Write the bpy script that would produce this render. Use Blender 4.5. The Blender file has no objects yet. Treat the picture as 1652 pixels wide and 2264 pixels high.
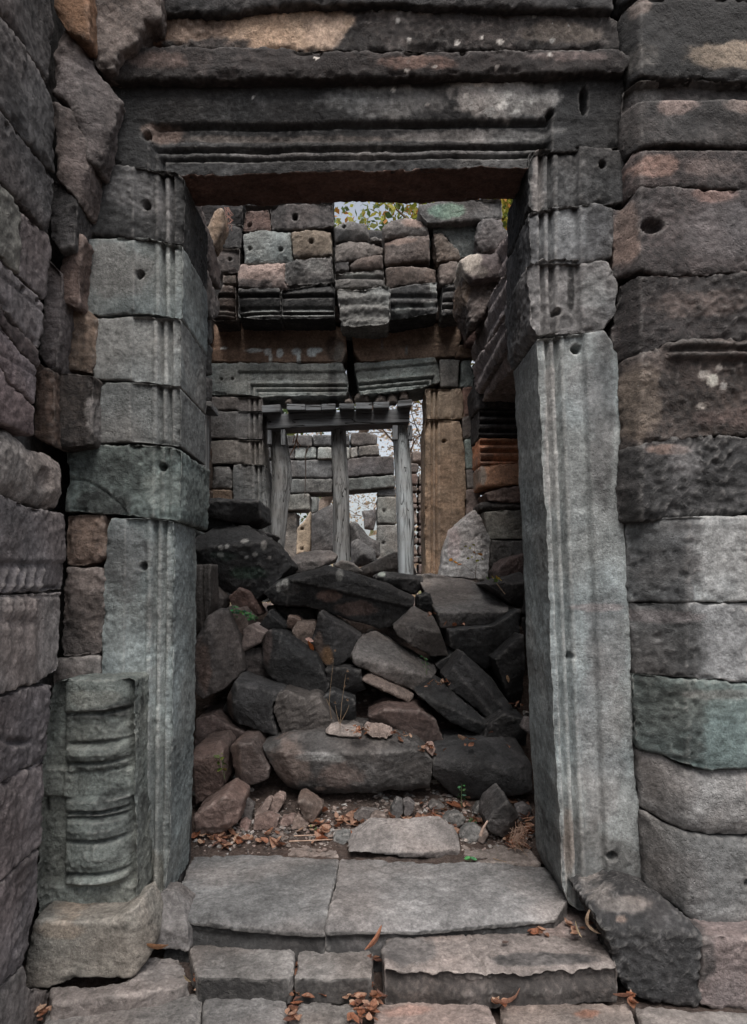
import bpy, bmesh, math, random
import numpy as np
from mathutils import Vector
random.seed(7)
C = bpy.context.scene.collection
R = math.radians
# ------------------------------------------------------------------ camera
F, CX, CY, H = 1600.0, 800.0, 1290.0, 1.34      # focal length in picture units, vanishing point, eye height
cam_d = bpy.data.cameras.new("camera"); cam = bpy.data.objects.new("camera", cam_d); C.objects.link(cam)
cam.location = (0, 0, H); cam.rotation_euler = (R(90), 0, 0)
cam_d.sensor_fit = 'VERTICAL'; cam_d.sensor_height = 36; cam_d.lens = 36 * F / 2264
cam_d.shift_x = (826 - CX) / 2264; cam_d.shift_y = (CY - 1132) / 2264
cam_d.clip_start = .05; cam_d.clip_end = 500
bpy.context.scene.camera = cam
# ------------------------------------------------------------------ world, sun, exposure
SUN_EL, SUN_AZ = 60, 176          # azimuth from +Y clockwise: behind the camera, to its right
w = bpy.data.worlds.new("World"); bpy.context.scene.world = w; w.use_nodes = True
nt = w.node_tree; bg = nt.nodes['Background']
sky = nt.nodes.new('ShaderNodeTexSky'); sky.sky_type = 'NISHITA'; sky.sun_disc = False
sky.sun_elevation = R(SUN_EL); sky.sun_rotation = R(SUN_AZ); sky.dust_density = 4; sky.air_density = 1.0; sky.ozone_density = 1
hs = nt.nodes.new('ShaderNodeHueSaturation'); hs.inputs['Saturation'].default_value = .37
nt.links.new(sky.outputs[0], hs.inputs['Color']); nt.links.new(hs.outputs[0], bg.inputs[0]); bg.inputs[1].default_value = .13
sd = bpy.data.lights.new("sun", 'SUN'); sd.energy = 2.2; sd.angle = R(38); sd.color = (1, .97, .93)
sun = bpy.data.objects.new("sun", sd); C.objects.link(sun)
az, el = R(SUN_AZ), R(SUN_EL)
to_sun = Vector((math.sin(az) * math.cos(el), math.cos(az) * math.cos(el), math.sin(el)))
sun.rotation_euler = to_sun.to_track_quat('Z', 'Y').to_euler()
vs = bpy.context.scene.view_settings
vs.view_transform = 'Standard'; vs.look = 'None'; vs.gamma = 1; vs.exposure = 0.56
bpy.context.scene.cycles.max_bounces = 6

# ------------------------------------------------------------------ noise
_rs = np.random.RandomState(3)
_perm = np.tile(_rs.permutation(256), 3).astype(np.int64)
_g = _rs.normal(size=(256, 3)); _g /= np.linalg.norm(_g, axis=1)[:, None]
def gnoise(p):
    i = np.floor(p).astype(np.int64); f = p - i; i &= 255
    u = f * f * f * (f * (f * 6 - 15) + 10)
    out = 0
    for a in (0, 1):
        for b in (0, 1):
            for c in (0, 1):
                h = _perm[_perm[_perm[(i[:, 0] + a) & 255] + ((i[:, 1] + b) & 255)] + ((i[:, 2] + c) & 255)]
                g = _g[h]; d = g[:, 0] * (f[:, 0] - a) + g[:, 1] * (f[:, 1] - b) + g[:, 2] * (f[:, 2] - c)
                out = out + d * (u[:, 0] if a else 1 - u[:, 0]) * (u[:, 1] if b else 1 - u[:, 1]) * (u[:, 2] if c else 1 - u[:, 2])
    return out * 1.6
def fbm(p, fr, octv=3, gain=.5, ridge=False):
    s = 0; a = 1.
    for k in range(octv):
        n = gnoise(p * fr + 17.3 * k)
        s = s + a * ((1 - 2 * np.abs(n)) if ridge else n); a *= gain; fr *= 2.03
    return s
def rdp(pts, eps):
    if len(pts) < 3: return pts
    a, b = np.array(pts[0], float), np.array(pts[-1], float); d = b - a; L_ = np.hypot(*d) + 1e-9
    ds = [abs(d[0] * (p[1] - a[1]) - d[1] * (p[0] - a[0])) / L_ for p in pts[1:-1]]; k = int(np.argmax(ds))
    if ds[k] > eps: return rdp(pts[:k + 2], eps)[:-1] + rdp(pts[k + 1:], eps)
    return [pts[0], pts[-1]]
def simplify(poly, eps):
    i = max(range(len(poly)), key=lambda k: (poly[k][0] - poly[0][0]) ** 2 + (poly[k][1] - poly[0][1]) ** 2)
    q = rdp(poly[:i + 1], eps)[:-1] + rdp(poly[i:] + poly[:1], eps)[:-1]
    return q if len(q) >= 4 else poly
def sstep(x, a, b):
    t = np.clip((x - a) / (b - a), 0, 1); return t * t * (3 - 2 * t)

# ------------------------------------------------------------------ node helpers / materials
def nmat(name):
    m = bpy.data.materials.new(name); m.use_nodes = True
    return m, m.node_tree.nodes, m.node_tree.links, m.node_tree.nodes['Principled BSDF']
def mth(N, L, op, a, b=None, c=None, clamp=False):
    n = N.new('ShaderNodeMath'); n.operation = op; n.use_clamp = clamp
    for k, v in enumerate((a, b, c)):
        if v is None: continue
        if isinstance(v, (int, float)): n.inputs[k].default_value = v
        else: L.new(v, n.inputs[k])
    return n.outputs[0]
def mixc(N, L, fac, a, b, mode='MIX'):
    n = N.new('ShaderNodeMix'); n.data_type = 'RGBA'; n.blend_type = mode
    for s, v in ((n.inputs[0], fac), (n.inputs[6], a), (n.inputs[7], b)):
        if isinstance(v, (int, float)): s.default_value = v
        elif isinstance(v, tuple): s.default_value = (*v, 1)
        else: L.new(v, s)
    return n.outputs[2]
def maprange(N, L, v, a, b, c=0., d=1., smooth=True):
    n = N.new('ShaderNodeMapRange'); n.interpolation_type = 'SMOOTHSTEP' if smooth else 'LINEAR'
    L.new(v, n.inputs[0])
    for k, x in enumerate((a, b, c, d)): n.inputs[k + 1].default_value = x
    return n.outputs[0]
def noise_n(N, L, vec, scale, detail=4, rough=.6, dist=0):
    n = N.new('ShaderNodeTexNoise'); n.inputs['Scale'].default_value = scale; n.inputs['Detail'].default_value = detail
    n.inputs['Roughness'].default_value = rough; n.inputs['Distortion'].default_value = dist
    L.new(vec, n.inputs['Vector']); return n.outputs['Fac']

def stone_material(name, chisel=(35, 1.0), bump=1.0, fine=1.0, gsc=80, rough_=.92):
    m, N, L, P = nmat(name)
    tc = N.new('ShaderNodeTexCoord'); oi = N.new('ShaderNodeObjectInfo')
    off = N.new('ShaderNodeVectorMath'); off.operation = 'ADD'
    r = mth(N, L, 'MULTIPLY', oi.outputs['Random'], 37.)
    cv = N.new('ShaderNodeCombineXYZ')
    for k in range(3): L.new(r, cv.inputs[k])
    L.new(tc.outputs['Object'], off.inputs[0]); L.new(cv.outputs[0], off.inputs[1]); V = off.outputs[0]
    at = N.new('ShaderNodeAttribute'); at.attribute_name = 'Col'
    li = N.new('ShaderNodeAttribute'); li.attribute_name = 'Lich'
    n1 = noise_n(N, L, V, 3.2, 5, .62); n2 = noise_n(N, L, V, 17, 6, .7); n3 = noise_n(N, L, V, 120, 4, .7)
    v = maprange(N, L, n1, .3, .7, .62, 1.35, False)
    v2 = maprange(N, L, n2, .28, .72, .60, 1.38, False)
    v3 = maprange(N, L, n3, .25, .75, .62, 1.40, False)
    n4 = noise_n(N, L, V, 52, 5, .7); v4 = maprange(N, L, n4, .3, .7, .68, 1.34, False)
    vv = mth(N, L, 'MULTIPLY', mth(N, L, 'MULTIPLY', v, v2), mth(N, L, 'MULTIPLY', v3, v4))
    base = mixc(N, L, 1., at.outputs['Color'], vv, 'MULTIPLY')
    # slow drift between warm and cool mineral colour
    hv = noise_n(N, L, V, 2.1, 3, .5)
    base = mixc(N, L, maprange(N, L, hv, .42, .62, 0, .55), base, mixc(N, L, 1., base, (1.08, .96, .90), 'MULTIPLY'))
    # black biological crust, broken up at several sizes, more on rough spots
    c1 = noise_n(N, L, V, 5.5, 9, .72, .4); c2 = noise_n(N, L, V, 60, 7, .75)
    cs = mth(N, L, 'ADD', mth(N, L, 'MULTIPLY', c1, .5), mth(N, L, 'MULTIPLY', c2, .5))
    cs = mth(N, L, 'ADD', cs, mth(N, L, 'MULTIPLY', at.outputs['Alpha'], .5))
    crust = maprange(N, L, cs, .57, .76, 0, .88)
    base = mixc(N, L, crust, base, mixc(N, L, .32, (.013, .013, .0135), mixc(N, L, 1., base, (.45, .45, .45), 'MULTIPLY')))
    # pale lichen: rounded rosettes and scurf
    vo = N.new('ShaderNodeTexVoronoi'); vo.inputs['Scale'].default_value = 17; vo.inputs['Randomness'].default_value = 1
    wv = N.new('ShaderNodeVectorMath'); wv.operation = 'ADD'; nn = N.new('ShaderNodeTexNoise'); nn.inputs['Scale'].default_value = 40
    L.new(V, nn.inputs['Vector']); sc = N.new('ShaderNodeVectorMath'); sc.operation = 'SCALE'; sc.inputs[3].default_value = .03
    L.new(nn.outputs['Color'], sc.inputs[0]); L.new(V, wv.inputs[0]); L.new(sc.outputs[0], wv.inputs[1]); L.new(wv.outputs[0], vo.inputs['Vector'])
    sepc = N.new('ShaderNodeSeparateColor'); L.new(vo.outputs['Color'], sepc.inputs[0])
    rad = mth(N, L, 'MULTIPLY', mth(N, L, 'SUBTRACT', sepc.outputs[0], mth(N, L, 'SUBTRACT', 1., li.outputs['Fac'])), .9)
    spot = mth(N, L, 'GREATER_THAN', rad, vo.outputs['Distance'])
    spot = mth(N, L, 'MULTIPLY', spot, maprange(N, L, n3, .4, .55))
    scurf = mth(N, L, 'MULTIPLY', maprange(N, L, mth(N, L, 'ADD', noise_n(N, L, V, 30, 8, .8), mth(N, L, 'MULTIPLY', li.outputs['Fac'], .22)), .66, .76), .55)
    scurf = mth(N, L, 'MULTIPLY', scurf, mth(N, L, 'GREATER_THAN', li.outputs['Fac'], .03))
    base = mixc(N, L, mth(N, L, 'MULTIPLY', mth(N, L, 'MAXIMUM', spot, scurf), .8), base, (.40, .39, .37))
    ge = N.new('ShaderNodeNewGeometry')       # arrises rubbed paler; also paints in the light caught along edges
    wear_rimlight = mth(N, L, 'MULTIPLY', maprange(N, L, ge.outputs['Pointiness'], .51, .57), maprange(N, L, n2, .3, .6, .2, .8))
    base = mixc(N, L, wear_rimlight, base, mixc(N, L, .45, mixc(N, L, 1., base, (1.9, 1.85, 1.8), 'MULTIPLY'), (.22, .21, .20)))
    L.new(base, P.inputs['Base Color'])
    P.inputs['Roughness'].default_value = rough_; P.inputs['Specular IOR Level'].default_value = .3
    # bump: pits, grain and slanted tool strokes
    rt = N.new('ShaderNodeVectorRotate'); rt.rotation_type = 'AXIS_ANGLE'; rt.inputs['Axis'].default_value = (.25, 1, 0)
    ang = mth(N, L, 'ADD', mth(N, L, 'MULTIPLY', oi.outputs['Random'], 1.3), R(chisel[0]) - .65)
    L.new(V, rt.inputs['Vector']); L.new(ang, rt.inputs['Angle'])
    mp = N.new('ShaderNodeMapping'); mp.inputs['Scale'].default_value = (1, 1, 3.4)
    L.new(rt.outputs[0], mp.inputs[0])
    st = noise_n(N, L, mp.outputs[0], 16, 2, .5)
    smk = maprange(N, L, noise_n(N, L, V, 4, 3, .6), .42, .6, .1, 1)
    st = mth(N, L, 'MULTIPLY', maprange(N, L, st, .35, .6, 0, 1), smk)
    g = noise_n(N, L, V, gsc, 8, .72); pv = N.new('ShaderNodeTexVoronoi'); pv.inputs['Scale'].default_value = 55; L.new(wv.outputs[0], pv.inputs['Vector'])
    pit = maprange(N, L, pv.outputs['Distance'], .0, .33, 0, 1)
    fg = noise_n(N, L, V, 260, 3, .6)
    hgt = mth(N, L, 'ADD', mth(N, L, 'MULTIPLY', st, .22 * chisel[1]), mth(N, L, 'MULTIPLY', g, 1.0))
    hgt = mth(N, L, 'ADD', hgt, mth(N, L, 'MULTIPLY', pit, .22)); hgt = mth(N, L, 'ADD', hgt, mth(N, L, 'MULTIPLY', fg, .16 * fine))
    hgt = mth(N, L, 'MULTIPLY', hgt, maprange(N, L, noise_n(N, L, V, 2.6, 3, .6), .36, .62, .3, 1.05))
    bp = N.new('ShaderNodeBump'); bp.inputs['Strength'].default_value = .9; bp.inputs['Distance'].default_value = .018 * bump
    L.new(hgt, bp.inputs['Height']); L.new(bp.outputs[0], P.inputs['Normal'])
    return m
M_STONE = stone_material('weathered_sandstone')
M_DRESS = stone_material('dressed_sandstone', chisel=(30, .6), bump=.62, gsc=110)
M_ROUGH = stone_material('rough_sandstone', chisel=(-28, .5), bump=1.35, gsc=42, rough_=.72)
M_SMOOTH = stone_material('worn_sandstone', chisel=(10, .3), bump=.85, gsc=60)

ALB = .70
# palette (surface reflectance)
GREY = (.262, .298, .298); TEAL = (.175, .215, .207); PINK = (.255, .222, .228); TAN = (.30, .255, .20); CREAM = (.56, .42, .32)
BROWN = (.20, .15, .12); DARK = (.105, .10, .10); ORNG = (.36, .20, .13); PALE = (.36, .34, .32); RED = (.22, .13, .105)
GREEN = (.10, .15, .09); LICHC = (.40, .41, .38); WARM = (.24, .20, .175); DGREY = (.125, .125, .126)

# ------------------------------------------------------------------ object helpers
def link(name, me, m=None, parent=None, loc=(0, 0, 0)):
    o = bpy.data.objects.new(name, me); C.objects.link(o)
    if parent is not None:
        o.parent = parent; p = parent; base = Vector((0, 0, 0))
        while p is not None: base += Vector(p.location); p = p.parent
        o.location = Vector(loc) - base
    else: o.location = loc
    if m is not None:
        me.materials.clear(); me.materials.append(m)
    return o
def tag(o, label=None, cat=None, group=None, kind=None):
    if label: o['label'] = label
    if cat: o['category'] = cat
    if group: o['group'] = group
    if kind: o['kind'] = kind
    return o
def thing(name, label, cat, loc, group=None):
    return tag(link(name, None, None, None, loc), label, cat, group)

def to_uv(pts, plane, D):
    """picture points on a plane of the place -> metric (u, v) on that plane"""
    out = []
    for x, y in pts:
        if plane == 'F':
            Y = D(x) if callable(D) else D
            out.append(((x - CX) * Y / F, H + (CY - y) * Y / F))
        elif plane == 'L':
            Y = F * D / (x - CX); out.append((Y, H + (CY - y) * Y / F))
        elif plane == 'R':
            Y = F * D / (x - CX); out.append((-Y, H + (CY - y) * Y / F))
        elif plane == 'T':
            Y = F * (H - D) / (y - CY); out.append(((x - CX) * Y / F, Y))
    return out
def from_uv(u, v, plane, D):
    if plane == 'F':
        Y = D if not callable(D) else 2.55
        return CX + u * F / Y, CY - (v - H) * F / Y
    if plane == 'L': return CX + D * F / u, CY - (v - H) * F / u
    if plane == 'R': return CX + D * F / -u, CY - (v - H) * F / -u
    if plane == 'T': return CX + u * F / v, CY + (H - D) * F / v
def to_world(co, plane, D):
    u, v, w_ = co[:, 0], co[:, 1], co[:, 2]
    if plane == 'F': return np.stack([u, (2.6 if callable(D) else D) - w_, v], 1)
    if plane == 'L': return np.stack([D + w_, u, v], 1)
    if plane == 'R': return np.stack([D - w_, -u, v], 1)
    return np.stack([u, v, D + w_], 1)
def poly_dist(uv, poly):
    best = np.full(len(uv), 1e9); n = len(poly)
    for k in range(n):
        a = np.array(poly[k]); b = np.array(poly[(k + 1) % n]); d = b - a; L2 = max(d @ d, 1e-9)
        t = np.clip(((uv - a) @ d) / L2, 0, 1)
        best = np.minimum(best, np.linalg.norm(uv - (a + t[:, None] * d), axis=1))
    return best

SEED = [0]
def stone(name, poly, D, th=.3, plane='F', vox=.0075, col=GREY, grime=.1, lich=0., sm=2, facet=0., chip=1., cfun=None, amp=1., rough=1., dome=0., domer=.08,
          creases=(), holes=(), blobs=(), front=None, post=None, wfun=None, m=None, parent=None, inset=.0015, jit=.0045, tilt=0., nsteps=None, raw_uv=False):
    SEED[0] += 1; sd_ = SEED[0]
    uvp = list(poly) if raw_uv else to_uv(poly, plane, D)
    # orient CCW
    A = sum(uvp[i][0] * uvp[(i + 1) % len(uvp)][1] - uvp[(i + 1) % len(uvp)][0] * uvp[i][1] for i in range(len(uvp)))
    if A < 0: uvp = uvp[::-1]
    # resample with jitter, inset
    step = max(.03, vox * 3); pts = []; n = len(uvp)
    for k in range(n):
        a = np.array(uvp[k]); b = np.array(uvp[(k + 1) % n]); L_ = np.linalg.norm(b - a); q = max(1, int(L_ / step))
        d = (b - a) / max(L_, 1e-6); nr = np.array([-d[1], d[0]])
        for j in range(q):
            p = a + (b - a) * j / q + nr * inset
            pts.append(p)
    pts = np.array(pts)
    nz = np.concatenate([pts, np.full((len(pts), 1), sd_ * 3.7)], 1)
    pts = pts + np.stack([fbm(nz, 9, 2), fbm(nz + 50, 9, 2)], 1) * jit
    bm = bmesh.new()
    f = [bm.verts.new((p[0], p[1], 0)) for p in pts]; b_ = [bm.verts.new((p[0], p[1], -th)) for p in pts]
    bm.faces.new(f); bm.faces.new(b_[::-1]); N_ = len(pts)
    for k in range(N_):
        bm.faces.new((f[k], b_[k], b_[(k + 1) % N_], f[(k + 1) % N_]))
    bmesh.ops.recalc_face_normals(bm, faces=bm.faces)
    bmesh.ops.triangulate(bm, faces=bm.faces)
    me = bpy.data.meshes.new(name); bm.to_mesh(me); bm.free()
    t = bpy.data.objects.new('tmp', me); C.objects.link(t)
    md = t.modifiers.new('r', 'REMESH'); md.mode = 'VOXEL'; md.voxel_size = vox
    if sm: s = t.modifiers.new('s', 'SMOOTH'); s.factor = .5; s.iterations = sm
    dg = bpy.context.evaluated_depsgraph_get()
    ev = t.evaluated_get(dg); me2 = bpy.data.meshes.new_from_object(ev)
    bpy.data.objects.remove(t); bpy.data.meshes.remove(me)
    nv = len(me2.vertices); co = np.empty(nv * 3); me2.vertices.foreach_get('co', co); co = co.reshape(-1, 3)
    no = np.empty(nv * 3); me2.vertex_normals.foreach_get('vector', no); no = no.reshape(-1, 3)
    fw = sstep(no[:, 2], .25, .75)
    px, py = from_uv(co[:, 0], co[:, 1], plane, D)
    mpp = (D if (plane == 'F' and not callable(D)) else 2.6) / F
    q = co + np.array([sd_ * 5.1, sd_ * 2.3, sd_ * 7.7])
    d = fbm(q, 2.6, 2) * .006 + fbm(q, 9, 3) * .0045 + fbm(q, 28, 3, ridge=True) * .0028 * rough
    d = d * amp
    rg = sstep(fbm(q, 4, 2), .0, .5) * fbm(q, 42, 2) * .005 * rough * amp
    d = d + rg
    co2 = co + no * d[:, None]
    rec = np.zeros(nv)
    pd = poly_dist(co[:, :2], uvp); tt = np.clip(1 - pd / .022, 0, 1)
    rec += chip * (tt * tt * .0025 + .016 * tt * sstep(fbm(q, 11, 3), .12, .55))
    if facet:          # flat fracture planes across the exposed face
        rsf = np.random.RandomState(sd_ + 100); lo, hi = co.min(0), co.max(0); ctr_ = (lo + hi)[:2] / 2; hs_ = (hi - lo)[:2] / 2
        for k_ in range(int(6 * facet + .5)):
            an = rsf.uniform(0, 2 * math.pi); dr = np.array([math.cos(an), math.sin(an)]); sl_ = rsf.uniform(.25, 1.1) * facet
            ext = abs(dr[0]) * hs_[0] + abs(dr[1]) * hs_[1]
            s_ = (co[:, :2] - ctr_) @ dr - ext * rsf.uniform(.05, .65) + fbm(q, 14, 2) * .004
            rec += sl_ * np.clip(s_, 0, .12)
    if dome:
        tt = np.clip(1 - pd / domer, 0, 1); rec += dome * tt * tt
    for (x1, y1, x2, y2, side, sl) in creases:
        (u1, v1), (u2, v2) = to_uv([(x1, y1), (x2, y2)], plane, D)
        dx, dy = u2 - u1, v2 - v1; L_ = math.hypot(dx, dy); nx, ny = -dy / L_, dx / L_
        ref = {'a': (0, 1), 'b': (0, -1), 'l': (-1, 0), 'r': (1, 0)}[side]
        if nx * ref[0] + ny * ref[1] < 0: nx, ny = -nx, -ny
        s = (co[:, 0] - u1) * nx + (co[:, 1] - v1) * ny + fbm(q, 12, 2) * .005
        rec += sl * .004 * np.logaddexp(0, s / .004)
    if tilt: rec += tilt * (co[:, 1] - co[:, 1].min())
    if front is not None: rec += front(px, py)
    rec *= fw if not (dome or creases or tilt) else 1
    rec = np.minimum(rec, .85 * th)
    co2[:, 2] -= rec * np.clip(1 + co[:, 2] / th, 0, 1)
    for h in holes:
        hx, hy, hr = h[:3]; dep = h[3] if len(h) > 3 else .05; ax = h[4] if len(h) > 4 else 1.
        rr = np.sqrt(((px - hx) / hr) ** 2 + ((py - hy) / (hr * ax)) ** 2)
        wob = 1 + .18 * fbm(q, 25, 1)
        co2[:, 2] -= fw * dep * (1 - sstep(rr * wob, .55, 1.15))
    if post is not None: co2 = post(co2, no, q)
    if wfun is not None: co2[:, 2] += wfun(co2[:, 0])
    W = to_world(co2, plane, D)
    ctr = W.mean(0); ctr[2] = W[:, 2].min()
    me2.vertices.foreach_set('co', (W - ctr).ravel().astype(np.float32))
    # colour
    cc = np.empty((nv, 4)); cc[:, :3] = col; cc[:, 3] = grime   # blob colours follow
    lc = np.full(nv, float(lich))
    for bl in blobs:
        bx, by, rx, ry, bc, bs = bl[:6]; bg_ = bl[6] if len(bl) > 6 else None; lch = bl[7] if len(bl) > 7 else None
        rr = ((px - bx) / rx) ** 2 + ((py - by) / ry) ** 2
        wgt = 1 - sstep(rr + .55 * fbm(q, 10, 3) + .25 * fbm(q, 40, 2), .55, 1.35)
        wgt = wgt * bs
        if bc is not None: cc[:, :3] = cc[:, :3] * (1 - wgt[:, None]) + np.array(bc) * wgt[:, None]
        if bg_ is not None: cc[:, 3] = cc[:, 3] * (1 - wgt) + bg_ * wgt
        if lch is not None: lc = lc * (1 - wgt) + lch * wgt
    if cfun is not None: cfun(cc, no, q, px)
    cc[:, :3] *= ALB
    a = me2.color_attributes.new('Col', 'FLOAT_COLOR', 'POINT'); a.data.foreach_set('color', cc.ravel().astype(np.float32))
    a2 = me2.attributes.new('Lich', 'FLOAT', 'POINT'); a2.data.foreach_set('value', lc.astype(np.float32))
    me2.polygons.foreach_set('use_smooth', np.ones(len(me2.polygons), bool))
    me2.name = name; me2.update()
    return link(name, me2, m or M_STONE, parent, tuple(ctr))

def simple(name, verts, faces, m, parent=None, smooth=False, loc=None, bevel=0.):
    v = np.array(verts, float); c = v.mean(0); c[2] = v[:, 2].min()
    if loc is not None: c = np.array(loc)
    bm = bmesh.new(); vs_ = [bm.verts.new(tuple(p - c)) for p in v]
    for f in faces: bm.faces.new([vs_[i] for i in f])
    bmesh.ops.recalc_face_normals(bm, faces=bm.faces)
    if bevel: bmesh.ops.bevel(bm, geom=bm.edges[:], offset=bevel, segments=2, affect='EDGES', profile=.5)
    me = bpy.data.meshes.new(name); bm.to_mesh(me); bm.free()
    if smooth: me.polygons.foreach_set('use_smooth', np.ones(len(me.polygons), bool))
    return link(name, me, m, parent, tuple(c))
def P3(x, y, Y): return ((x - CX) * Y / F, Y, H + (CY - y) * Y / F)
def PZ(x, y, z): Y = F * (H - z) / (y - CY); return ((x - CX) * Y / F, Y, z)
# =================================================================== FRONT: doorway, flanking walls, steps
Y0 = 2.6
def DR(x): return 2.6 - .16 * min(1, max(0, (x - 1385) / 140.))
def wR(u): return .16 * np.clip((u - .951) / .149, 0, 1)

# profile of the mouldings round the opening: distance from the opening (picture units) -> recess in metres
MO_U = [0, 16, 19, 25, 28, 37, 40, 46, 49, 58, 62, 100, 104, 400]
MO_D = [.014, .012, .034, .034, .016, .016, .036, .036, .012, .010, .016, .012, 0, 0]
def mould_v(xe, sgn, slope=0., y0=0.):            # vertical mouldings of a jamb whose inner edge is at xe (leaning by slope)
    def f(px, py):
        u = sgn * (px - (xe + slope * (py - y0)))
        return np.interp(u, MO_U, MO_D) * 1.35 + (u < 0) * 0
    return f
def lintel_front(px, py):
    xl, xr, yb = 385., 1165., 368.
    u = np.maximum(np.maximum(xl - px, px - xr), (yb + (px - 800) * -.012) - py)
    U = [0, 24, 27, 33, 35, 45, 47, 54, 57, 66, 70, 94, 99, 106, 140, 400]
    Dp = [.030, .028, .058, .058, .036, .036, .060, .060, .034, .034, .040, .036, .052, .016, 0, 0]
    r = np.interp(u, U, Dp)
    # the carved frame stops against the plain shoulders
    sh = np.maximum(sstep(-px, -350, -325), sstep(px, 1212, 1222))
    low = sstep(py, 262, 270)
    return r * (1 - sh) + sh * low * .004

def soffit_col(cc, no, q, px):          # sheltered underside keeps its red-brown fresh stone
    k = sstep(-no[:, 1], .5, .8) * ((px > 392) & (px < 1176)); cc[:, :3] = cc[:, :3] * (1 - k[:, None]) + np.array((.17, .10, .08)) * k[:, None]; cc[:, 3] = cc[:, 3] * (1 - k) + .12 * k
def riser_col(cc, no, q, px):           # black crust on the risers, with shade painted into front-facing surfaces
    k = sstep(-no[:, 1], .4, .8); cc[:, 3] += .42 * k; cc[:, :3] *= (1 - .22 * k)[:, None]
door = thing('stone_doorway', 'near dark stone doorway with grooved jambs, lintel and worn threshold framing the rubble', 'doorway', (0, 2.8, .05))
K = dict(parent=door)
stone('lintel', [(250,180),(300,172),(680,170),(980,168),(1150,160),(1370,155),(1384,170),(1375,325),(1260,330),(1178,338),(1168,366),(1000,372),(700,378),(400,386),(330,372),(205,358),(213,330),(225,250)],
      Y0, .22, vox=.0058, col=DGREY, grime=.50, lich=.06, sm=2, front=lintel_front, cfun=soffit_col,
      holes=[(1216,250,9),(1290,222,9,.05,3.6),(325,298,9)],
      blobs=[(1110,215,120,46,(.44,.42,.40),.85,-.15,.75),(1050,185,55,18,(.42,.41,.39),.7,-.1,.8),(860,225,150,34,(.30,.30,.295),.6,.1,.3),(520,230,140,30,(.19,.19,.19),.5,.35),(610,295,300,9,(.2,.17,.15),.6,.2),(360,290,50,22,(.24,.17,.14),.7,.1),(1060,288,170,15,(.33,.32,.31),.6,.02,.2),(820,326,380,14,(.25,.24,.24),.45,.15),(1090,350,120,16,(.30,.29,.28),.5,.1)]+[(a,b,c,d,(.78,.76,.72),.95,-.7) for a,b,c,d in ((1055,187,11,8),(1112,232,13,9),(1142,240,9,9),(1086,200,8,6),(1122,207,11,7),(1152,230,6,7),(985,174,10,6),(905,180,22,4),(945,232,6,4),(1030,214,6,5),(1175,225,5,7),(870,200,5,4),(1098,250,9,4),(560,215,3,3))], **K)
stone('lintel_beam', [(400,362),(700,356),(1150,352),(1150,426),(1040,430),(900,437),(780,431),(640,436),(500,429),(405,434)], 2.83, .05, vox=.009, col=(.16,.09,.07), grime=.05, cfun=soffit_col, **K)
JL = [
 ([(190,380),(221,366),(326,369),(388,382),(406,396),(406,538),(330,528),(188,515)], .47, DGREY, .42, dict(holes=[(322,451,8),(318,447,12,.02)], front=mould_v(400,-1), blobs=[(300,420,60,60,(.30,.29,.29),.45,.1),(365,450,20,80,(.24,.235,.235),.6,.05)])),
 ([(181,528),(325,524),(404,541),(402,702),(325,690),(216,698),(170,680),(173,600)], .5, GREY, .16, dict(holes=[(306,602,9)], front=mould_v(400,-1), amp=.6, blobs=[(250,600,90,60,(.225,.225,.22),.6,0)])),
 ([(212,702),(322,697),(399,704),(399,853),(320,842),(205,838),(203,740)], .5, (.25,.265,.262), .08, dict(front=mould_v(396,-1), amp=.6)),
 ([(207,844),(320,846),(398,854),(399,985),(320,978),(206,979)], .5, (.245,.255,.25), .08, dict(front=mould_v(394,-1), amp=.6)),
 ([(148,992),(216,981),(380,988),(400,996),(398,1150),(260,1139),(143,1130),(152,1058)], .55, TEAL, .34, dict(holes=[(358,1032,9)], front=lambda px,py: mould_v(392,-1)(px,py)*.35 + .012*np.exp(-((py-np.interp(px,[150,190,235,262,285],[1058,1062,1088,1112,1142]))/1.8)**2)*(px<283), amp=1.2, blobs=[(375,1075,60,50,(.24,.27,.255),.6,.0),(230,1110,60,30,(.10,.11,.105),.5,.5)])),
 ([(246,1145),(330,1144),(386,1150),(384,1400),(378,1700),(366,1996),(306,2000),(301,1800),(262,1700),(240,1620),(220,1510),(226,1333),(236,1170)], .42, GREY, .10, dict(holes=[(315,1252,9)], front=mould_v(383,-1,-.012,1150), amp=.8, blobs=[(275,1230,55,90,(.19,.19,.19),.6,.3),(350,1350,30,200,(.25,.262,.255),.6,0),(330,1950,30,60,(.24,.24,.21),.6,.1)])),
]
for poly, th, col, gr, kw in JL:
    stone('jamb_block', poly, Y0, th * .86, vox=.006, col=col, grime=gr, sm=1, m=M_DRESS, **kw, **K)
def jr_front(x0, sl, y0): 
    mv = mould_v(x0, 1, sl, y0)
    def f(px, py):
        u = px - (x0 + sl * (py - y0)); e = np.exp(-((u - 98) / 9.) ** 2)
        return mv(px, py) + e * .010
    return f
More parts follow.
